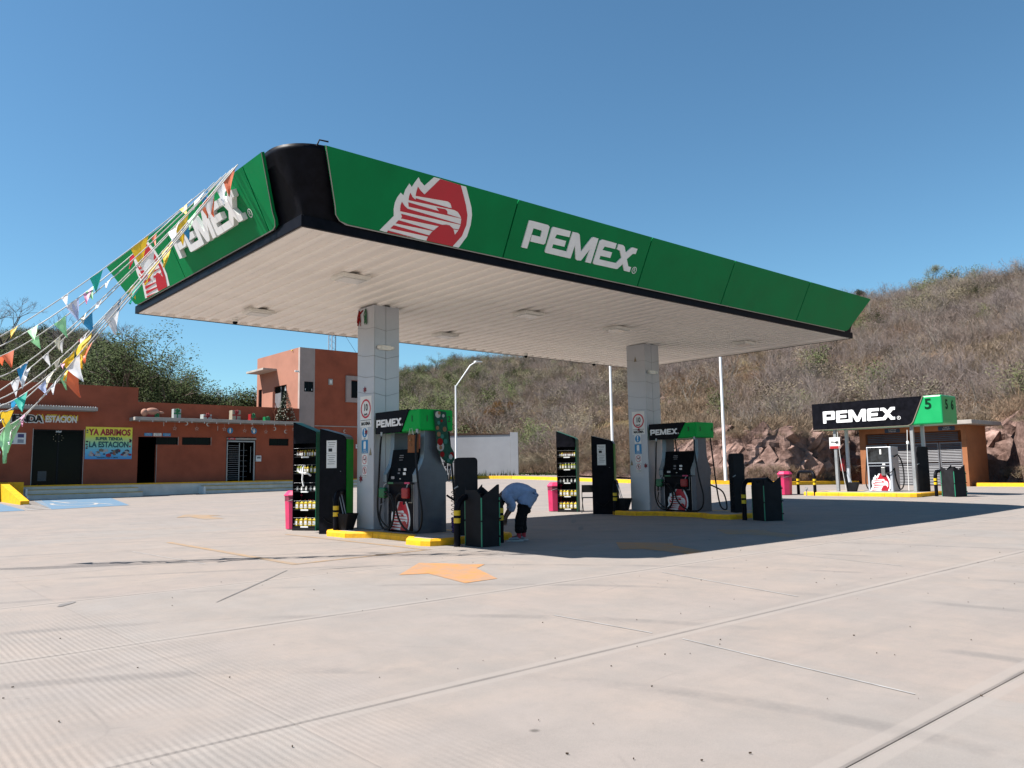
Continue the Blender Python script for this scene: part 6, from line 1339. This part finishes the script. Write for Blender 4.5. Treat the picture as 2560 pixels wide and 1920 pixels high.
# hanging stars and moons under the slab
ivory = mat('ivory_plastic', (.75,.66,.55), .5)
for k, (x, z, kd) in enumerate(((7.55,3.84,'i'),(8.08,3.62,'s'),(8.62,3.88,'m'),(9.15,3.63,'s'),(9.72,3.86,'m'),(10.2,3.68,'i'),(10.55,3.64,'s'),(11.62,3.58,'s'),(12.05,3.70,'m'),(12.78,3.55,'s'),(13.25,3.72,'m'),(13.9,3.58,'m'),(14.35,3.72,'s'),(17.9,3.72,'m'))):
    mb = MB(); y = YS-.9 if k < 13 else YS-.15
    if kd == 's':
        o = [(.11*(1 if i % 2 == 0 else .45)*math.sin(math.pi*i/5), .11*(1 if i % 2 == 0 else .45)*math.cos(math.pi*i/5)) for i in range(10)]; vs = [(x+a*f, y, z+b*f) for a, b in o for f in (1, .72)]; mb.add(vs, [(2*i, 2*((i+1) % 10), 2*((i+1) % 10)+1, 2*i+1) for i in range(10)])
    elif kd == 'm':
        o = [(.10*math.cos(a), .10*math.sin(a)) for a in [.6+i*.4 for i in range(13)]]; inn = [(.03+.075*math.cos(a), .075*math.sin(a)) for a in [.6+i*.4 for i in range(13)][::-1]]; mb.poly([(-a if k % 4 == 2 else a, b) for a, b in o+inn], (x,y,z), PY, UZ, .01, 0, back=0)
    else: mb.box(x-.012,x+.012,y-.012,y+.0,z-.12,z+.10)
    mb.tube([(x,y,z+.1),(x,y,4.0 if k < 13 else 3.95)], .003, 4)
    near = ['between the first room sign and slab corner','above the blue room sign at the doorway','left of the first high window','over the first high window','above the gap right of the first high window','a little left of the toilet signs','right over the wall left of the turnstile','between the two toilet signs','close left of the woman toilet sign','close right of the woman toilet sign','left of the rightmost high window','over the rightmost high window','at the right end of the slab','on the tower wall right of the service cabinet'][k]
    mk({'s':'hanging_star','m':'hanging_moon','i':'hanging_strip'}[kd], mb, ivory, label={'s':'ivory outline star','m':'ivory crescent moon','i':'thin ivory hanging strip'}[kd]+' '+near, cat='decoration', group='hanging star and moon lights')
lt2 = MB()
for x in np.arange(6.4,14.7,.62): lt2.bbox(x-.012,x+.012,YS-.98,YS-.955,3.90,3.98,.004)
mk('string_lights', lt2, whitep, sb, kind='stuff')
# gifts, pig figure and tree on the slab
SY_, SZ = YS-.55, 4.142
def gift(x, w_, h, m1, m2, label, bw_=.12):
    t = thing('gift_box', label, 'gift box', (x, SY_, SZ), R.uniform(-.2,.2), 'gift boxes on the store canopy slab'); mk('box', MB().bbox(-w_/2,w_/2,-w_*.4,w_*.4,0,h,.008), m1, t)
    mk('ribbon', MB().box(-.03,.03,-w_*.4-.004,w_*.4+.004,0,h+.003).box(-w_/2-.004,w_/2+.004,-w_*.4-.0045,-w_*.4-.001,h*.42,h*.58), m2, t)
    mb = MB(); c = Vector((.0,-w_*.42,h*.8))
    for q in range(7): a = q*.9; mb.tube([c, c+Vector((math.cos(a)*bw_*.7, -.05, math.sin(a)*bw_*.7)), c+Vector((math.cos(a+.4)*bw_, -.01, math.sin(a+.4)*bw_)), c], .022, 5)
    mk('bow', mb, m2, t)
gr = mat('gift_green', (.01,.30,.10), .4); gw = mat('gift_white', (.62,.68,.66), .5); gc = mat('gift_cream', (.55,.48,.36), .5); grd = mat('gift_red', (.50,.015,.02), .45)
gift(7.30,.22,.20,gr,gr,'small green gift box in front of the pink stuffed figure',.07); gift(8.25,.36,.46,gw,gr,'tall white gift box with green bow, second on the slab'); gift(9.72,.44,.24,gw,grd,'low white gift box with red bow on the slab'); gift(11.22,.46,.50,gc,grd,'tall cream gift box with red bow on the slab'); gift(12.15,.32,.34,grd,gr,'red gift box with green bow on the slab'); gift(12.95,.30,.22,gr,gr,'small green gift box left of the Christmas tree',.08)
fg = thing('stuffed_figure', 'slumped pink fabric figure lying on the left end of the slab', 'figure', (7.05,SY_,SZ)); pkf = mat('peach_fabric', (.70,.38,.28), .85, bump=.3)
ball('torso', Vector((.05,0,.30)), .22, pkf, fg, el=(1.5,.9,.85)); ball('head', Vector((-.30,0,.24)), .17, pkf, fg, el=(1,.9,1.1)); ball('arm', Vector((.45,0,.26)), .08, pkf, fg, el=(2,.9,.8)); ball('red_cushion', Vector((.05,.1,.10)), .22, grd, fg, el=(1.8,.9,.55))
xt = thing('christmas_tree', 'decorated Christmas tree with pale baubles on the right end of the store slab', 'Christmas tree', (14.05,SY_+.05,SZ)); r_ = random.Random(8); lf = MB(); bau = MB()
for q in range(3200):
    h = r_.random()**1.3; rad = .52*(1-h)+.02; a = r_.uniform(0,6.28); rr_ = rad*r_.uniform(.35,1.08); z = h*1.62+.10; p = Vector((rr_*math.cos(a), rr_*math.sin(a), z)); d = Vector((math.cos(a), math.sin(a), -.1)); s_ = Vector((-d.y, d.x, r_.uniform(-.4,.4)))*.018
    lf.add([p-s_, p+s_, p+d*r_.uniform(.06,.12)], [(0,1,2)])
for q in range(150):
    h = r_.random()**1.4; a = r_.uniform(2.2,7.0); rad = .54*(1-h)+.03; z = h*1.6+.08; s_ = r_.uniform(.016,.034); bau.lathe([(.002,-s_),(s_*.8,-s_*.5),(s_,0),(s_*.8,s_*.5),(.002,s_)], rad*math.cos(a), rad*math.sin(a), 7, z0=z)
mk('branches', lf, mat('fir_green', (.03,.085,.035), .7, var=.3), xt); mk('baubles', bau, mat('pale_bauble', (.75,.72,.55), .3), xt, kind='stuff'); mk('trunk', MB().tube([(0,0,0),(0,0,1.6)], .03), barkm, xt); mk('tree_top', MB().tube([(0,0,1.68),(-.03,0,1.95)], [.05,.005], 6), paper, xt)
mk('reindeer_ornament', MB().tube([(13.42,SY_,SZ),(13.44,SY_,SZ+.35),(13.36,SY_,SZ+.5),(13.5,SY_,SZ+.75),(13.42,SY_,SZ+1.0)], .025, 5).tube([(13.36,SY_,SZ+.5),(13.28,SY_,SZ+.6)], .02, 5), mat('rust_brown', (.30,.10,.06), .8), label='thin brown twisted ornament standing left of the Christmas tree', cat='decoration')

# ------------------------------------------------------------------ two storey tower
tw = thing('office_tower', 'two storey terracotta building with pale corner stripe and flat roof behind the store', 'building'); TX, TX1, TY1, TZ = 15.10, 21.3, 36.8, 8.43
wl = walls(MB(), (TX+.93, YS, ZF), PY, UZ, TX1-TX-.93, TZ-ZF, [(18.34-TX-.93,5.70-ZF,20.6-TX-.93,6.73-ZF), (19.2-TX-.93,0,20.4-TX-.93,3.2-ZF)], .2); mk('wall', wl, terra, tw)
mk('low_wing', MB().box(TX1+.001,24.6,YS+.3,YS+5,.3,4.0), terra, tw)
wl = walls(MB(), (TX, YS-.01, ZF), PY, UZ, .93, TZ-ZF+.0, [(.28,5.92-ZF,.86,6.50-ZF)], .2); mk('pale_stripe', wl, stone, tw)
hs = lambda y0, z0, y1, z1: (TY1-y1, z0-ZF, TY1-y0, z1-ZF)
wl = walls(MB(), (TX, TY1, ZF), NX, UZ, TY1-YS-.19, TZ-ZF, [hs(36.05,4.9,36.55,6.47), hs(32.65,4.9,34.35,6.46)], .2); mk('wall', wl, terra_lit, tw)
mk('roof', MB().box(TX+.2,TX1,YS+.2,TY1,TZ-.5,TZ-.4), slabm, tw); mk('wall', MB().box(TX1-.2,TX1,YS+.2,TY1,ZF,TZ), terra, tw); mk('wall', MB().box(TX+.2,TX1-.2,TY1-.2,TY1,ZF,TZ), terra, tw)
mk('balcony_slab', MB().bbox(TX-.85,TX-.002,34.0,36.45,7.40,7.52,.01), slabm, tw)
mk('interior_partition', MB().box(TX+.4,TX1-.3,YS+.5,TY1-.3,4.7,4.72).box(TX+1.4,TX+1.5,YS+.3,TY1-.3,4.72,7.9), interior, tw)
mk('roof_terrace', MB().box(TX-.9,TX-.001,YS+.3,TY1,4.4,4.9), terra_lit, tw)
mk('terrace_wall', MB().box(TX-.95,TX-.80,32.4,33.55,4.9,5.95), terra_lit, tw)
dr = mk('balcony_door', MB().box(TX+.06,TX+.10,33.5,34.33,4.92,6.05), mat('grey_door', (.30,.30,.32), .4), tw); mk('door_transom', MB().box(TX+.07,TX+.09,33.5,34.33,6.05,6.44), glassd, dr); mk('door_pane', MB().box(TX+.07,TX+.09,32.67,33.5,4.92,6.44), glassd, dr); mk('door_frame', MB().box(TX+.05,TX+.11,33.47,33.52,4.9,6.45), alu, dr)
mk('window', MB().box(TX+.06,TX+.1,36.06,36.54,4.9,6.46), glassd, tw)
w1 = mk('window', MB().box(15.38,15.96,YS+.06,YS+.08,5.93,6.49), glassd, tw); mk('window_frame', MB().box(15.655,15.675,YS+.04,YS+.058,5.93,6.49), blackm, w1)
for x in (15.46,15.86): mk('window_catch', MB().box(x,x+.03,YS+.03,YS+.055,6.0,6.1), paper, w1)
fr = mk('window_surround', walls(MB(), (18.0, YS-.12, 5.43), PY, UZ, 2.9, 1.56, [(.32,.26,2.6,1.32)], .118), stone, tw); w2 = mk('window', MB().box(18.35,20.59,YS+.05,YS+.07,5.71,6.72), glassd, tw)
for x in (19.0,19.8): mk('window_frame', MB().box(x,x+.03,YS+.03,YS+.048,5.71,6.72), blackm, w2)
mk('wall_lamp', MB().bbox(16.88,17.16,YS-.06,YS-.001,6.38,6.74,.03), slabm, tw); mk('wall_lamp_lens', MB().bbox(16.95,17.09,YS-.075,YS-.061,6.46,6.66,.005), cream, tw)
mk('string_course', MB().box(16.05,TX1,YS-.03,YS-.002,3.97,4.02), slabm, tw)
mk('corner_camera', MB().tube([(TX,YS,7.0),(TX-.15,YS-.05,7.05)], .03).bbox(TX-.32,TX-.1,YS-.09,YS-.01,6.98,7.08,.02), paper, tw)
mk('roof_light', MB().tube([(TX-.02,31.9,TZ-.05),(TX-.08,31.9,TZ-.12)], .03), gold, tw)
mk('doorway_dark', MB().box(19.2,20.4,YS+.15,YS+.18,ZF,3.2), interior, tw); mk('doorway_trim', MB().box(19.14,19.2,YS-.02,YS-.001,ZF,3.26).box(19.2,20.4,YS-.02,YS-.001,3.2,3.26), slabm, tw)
t = thing('pump_price_notice', 'small white notice beside the doorway below the tower', 'sign', (18.85,YS-.02,2.85)); mk('sign_board', MB().box(-.16,.16,-.02,.0,-.12,.12), paper, t); mk('sign_print', MB().box(-.1,.1,-.0225,-.0205,-.02,.03), inkm, t)
# lattice mast
ms_ = thing('radio_mast', 'slim lattice radio mast with guy wire rising behind the tower roof', 'mast'); c0 = onp(830, 860, 1, 40.); mx, my = c0.x, 40.
for k in range(3):
    a = k*2.094; mk('mast_leg', MB().tube([(mx+.28*math.cos(a), my+.28*math.sin(a), 4),(mx+.28*math.cos(a), my+.28*math.sin(a), 17)], .035, 6), clad, ms_)
br = MB()
for q in range(30):
    for k in range(3):
        a, b = k*2.094, (k+1)*2.094; z = 4+q*.43; br.tube([(mx+.28*math.cos(a), my+.28*math.sin(a), z),(mx+.28*math.cos(b), my+.28*math.sin(b), z+.43)], .012, 4)
mk('mast_bracing', br, clad, ms_, kind='stuff'); mk('guy_wire', MB().tube([(mx,my,12.5),(mx+5,my,6)], .012, 4), rubber, ms_)

# ------------------------------------------------------------------ bunting from the canopy fascia out past the left of the picture
cp = {'w':(.78,.78,.80),'y':(.80,.52,.03),'o':(.75,.17,.07),'g':(.35,.72,.38),'t':(.02,.48,.36),'b':(.03,.28,.55),'p':(.78,.35,.52),'l':(.50,.58,.85),'r':(.5,.03,.06),'c':(.75,.70,.55)}
CM = {}
for k_, c_ in cp.items():
    m_, t_, b_ = nodes('pennant_'+k_); b_.inputs['Base Color'].default_value = (*c_, 1); b_.inputs['Roughness'].default_value = .5
    tl = t_.nodes.new('ShaderNodeBsdfTranslucent'); tl.inputs['Color'].default_value = (*c_, 1); ad = t_.nodes.new('ShaderNodeMixShader'); ad.inputs[0].default_value = .3
    t_.links.new(b_.outputs[0], ad.inputs[1]); t_.links.new(tl.outputs[0], ad.inputs[2]); t_.links.new(ad.outputs[0], t_.nodes['Material Output'].inputs['Surface']); CM[k_] = m_
strm = mat('white_string', (.95,.93,.90), .6)
cname = {'w':'white','y':'yellow','o':'orange','g':'pale green','t':'turquoise','b':'blue','p':'pink','l':'lilac','r':'red','c':'cream'}
# each string: start y on the fascia top, photo height where it leaves the frame, pennants (fraction along, colour, size, droop turn)
CR = lambda x, y: (x*.28928, 640+y*.28934)
def bplane(u, v):      # the strings hang in one near upright plane out from the canopy
    G = Vector((-3.01,3.14,0)); n_ = (Vector((-.28,1.89,0))-G).cross(SUND).normalized(); d = ray(u, v); return CAM+d*((G-CAM).dot(n_)/d.dot(n_))
STR = [((-.46,2.4),(870,180),(0,745),[(.50,'t',.30,.1),(.30,'y',.42,0),(.10,'y',.24,.5)]),
       ((-.46,3.0),(830,290),(0,815),[(.30,'r',.25,.4),(.52,'p',.28,.3),(.60,'l',.30,.1),(.80,'g',.26,.5),(.20,'o',.20,.6)]),
       ((-.46,2.0),(760,400),(0,890),[(.62,'g',.30,.4),(.92,'o',.28,.5),(.97,'o',.2,.7),(.05,'w',.30,.3)]),
       ((-.46,1.7),(700,560),(0,1055),[(.48,'c',.2,.5),(.60,'c',.2,.5),(.80,'b',.24,.1),(.12,'y',.42,.1),(.05,'b',.25,.3)]),
       ((-.46,1.5),(760,530),(0,1170),[(.50,'b',.28,.1),(.82,'w',.30,.4),(.88,'w',.26,.4),(.16,'w',.36,.3),(.26,'w',.40,.1)]),
       ((-.46,1.35),(800,620),(0,1235),[(.40,'b',.32,0),(.55,'r',.15,.6),(.34,'y',.2,.2),(.08,'o',.26,.3),(.20,'y',.40,.2)]),
       ((-.46,1.25),(760,700),(0,1290),[(.30,'t',.36,0),(.24,'y',.38,.1),(.86,'t',.30,.3),(.02,'w',.28,.3),(.14,'b',.24,.4)]),
       ((-.46,1.2),(580,860),(0,1335),[(.44,'y',.46,0),(.50,'y',.36,.3),(.92,'y',.34,.2),(.34,'w',.38,0),(.10,'g',.28,.4),(.06,'o',.32,.2)]),
       ((-.46,1.1),(490,1060),(0,1400),[(.46,'o',.46,0),(.76,'p',.30,.2),(.78,'g',.46,.2),(.39,'o',.28,.2),(.03,'w',.36,.1),(.30,'w',.26,.3),(.48,'g',.24,.3)]),
       ((-.46,1.05),(250,1300),(0,1475),[(.83,'l',.44,.1),(.985,'g',.5,.1),(.36,'w',.36,.0),(.015,'o',.34,.0),(.05,'w',.30,.1)])]
wrd = ['top','second','third','fourth','fifth','sixth','seventh','eighth','ninth','lowest']
for k, (st, midp, endp, pens) in enumerate(STR):
    P0 = Vector((st[0]-.08, st[1], ZT+.03)); Q = bplane(*CR(*midp)); P2 = bplane(*CR(*endp)); off = Vector((.02*(k-5), .035*(k-5), 0)); Q = Q+off; P2 = P2+off
    path = []
    for q in range(25):        # sagging curve through the three points, then on to a post left of the frame
        t_ = q/24; a = P0.lerp(Q, t_); b = Q.lerp(P2, t_); path.append(P0*(1-t_)*(1-2*t_)+Q*4*t_*(1-t_)+P2*t_*(2*t_-1))
    d_ = (P2-Q).normalized(); path += [path[-1]+d_*.5*q for q in range(1, 4)]
    root = thing('bunting_string', 'white bunting string running to the canopy fascia, '+wrd[k]+' where it meets the left picture edge', 'bunting', group='strings of coloured bunting')
    mk('string', MB().tube(path, .0085, 5), strm, root)
    r_ = random.Random(40+k); Lp = path[:25]
    extra = [(f, r_.choice('wwwygllcpb'), r_.uniform(.16,.28), r_.uniform(.2,.8)) for f in [r_.uniform(.38,.97) for _ in range(2)]]
    for f, c_, s_, fold in pens+extra:
        i_ = f*24; a = Lp[min(23, int(i_))]; b = Lp[min(24, int(i_)+1)]; p = a.lerp(b, i_-int(i_)); d = (b-a).normalized(); s_ *= 1.0
        wv = Vector((0,0,-1))+d*r_.uniform(-.35,.15)+Vector((r_.uniform(-.25,.25), r_.uniform(-.25,.25), 0)); wv.normalize(); side = d.cross(wv).normalized()
        wv = (wv*math.cos(fold*1.0)+side*math.sin(fold*1.0)*r_.choice((-1,1))).normalized()
        nseg = 6; vs = []; wdt = s_*.42*(1-.45*min(1, fold))
        for r2 in range(nseg+1):
            fr_ = r2/nseg; ln = s_*fr_; hw = wdt*(1-fr_)
            for c2 in range(5):
                e_ = -1+c2*.5; vs.append(p+d*e_*hw+wv*ln+side*(.05*s_*math.sin(e_*3+fr_*4+k)*(.4+fr_)+fold*.22*s_*abs(e_)*(1-fr_))+side*.12*s_*fr_*fr_*math.sin(k+f*9))
        mb = MB().add(vs, [(r2*5+c2, r2*5+c2+1, (r2+1)*5+c2+1, (r2+1)*5+c2) for r2 in range(nseg) for c2 in range(4)], 0, True)
        mk('pennant', mb, CM[c_], root, label=cname[c_]+' pennant')
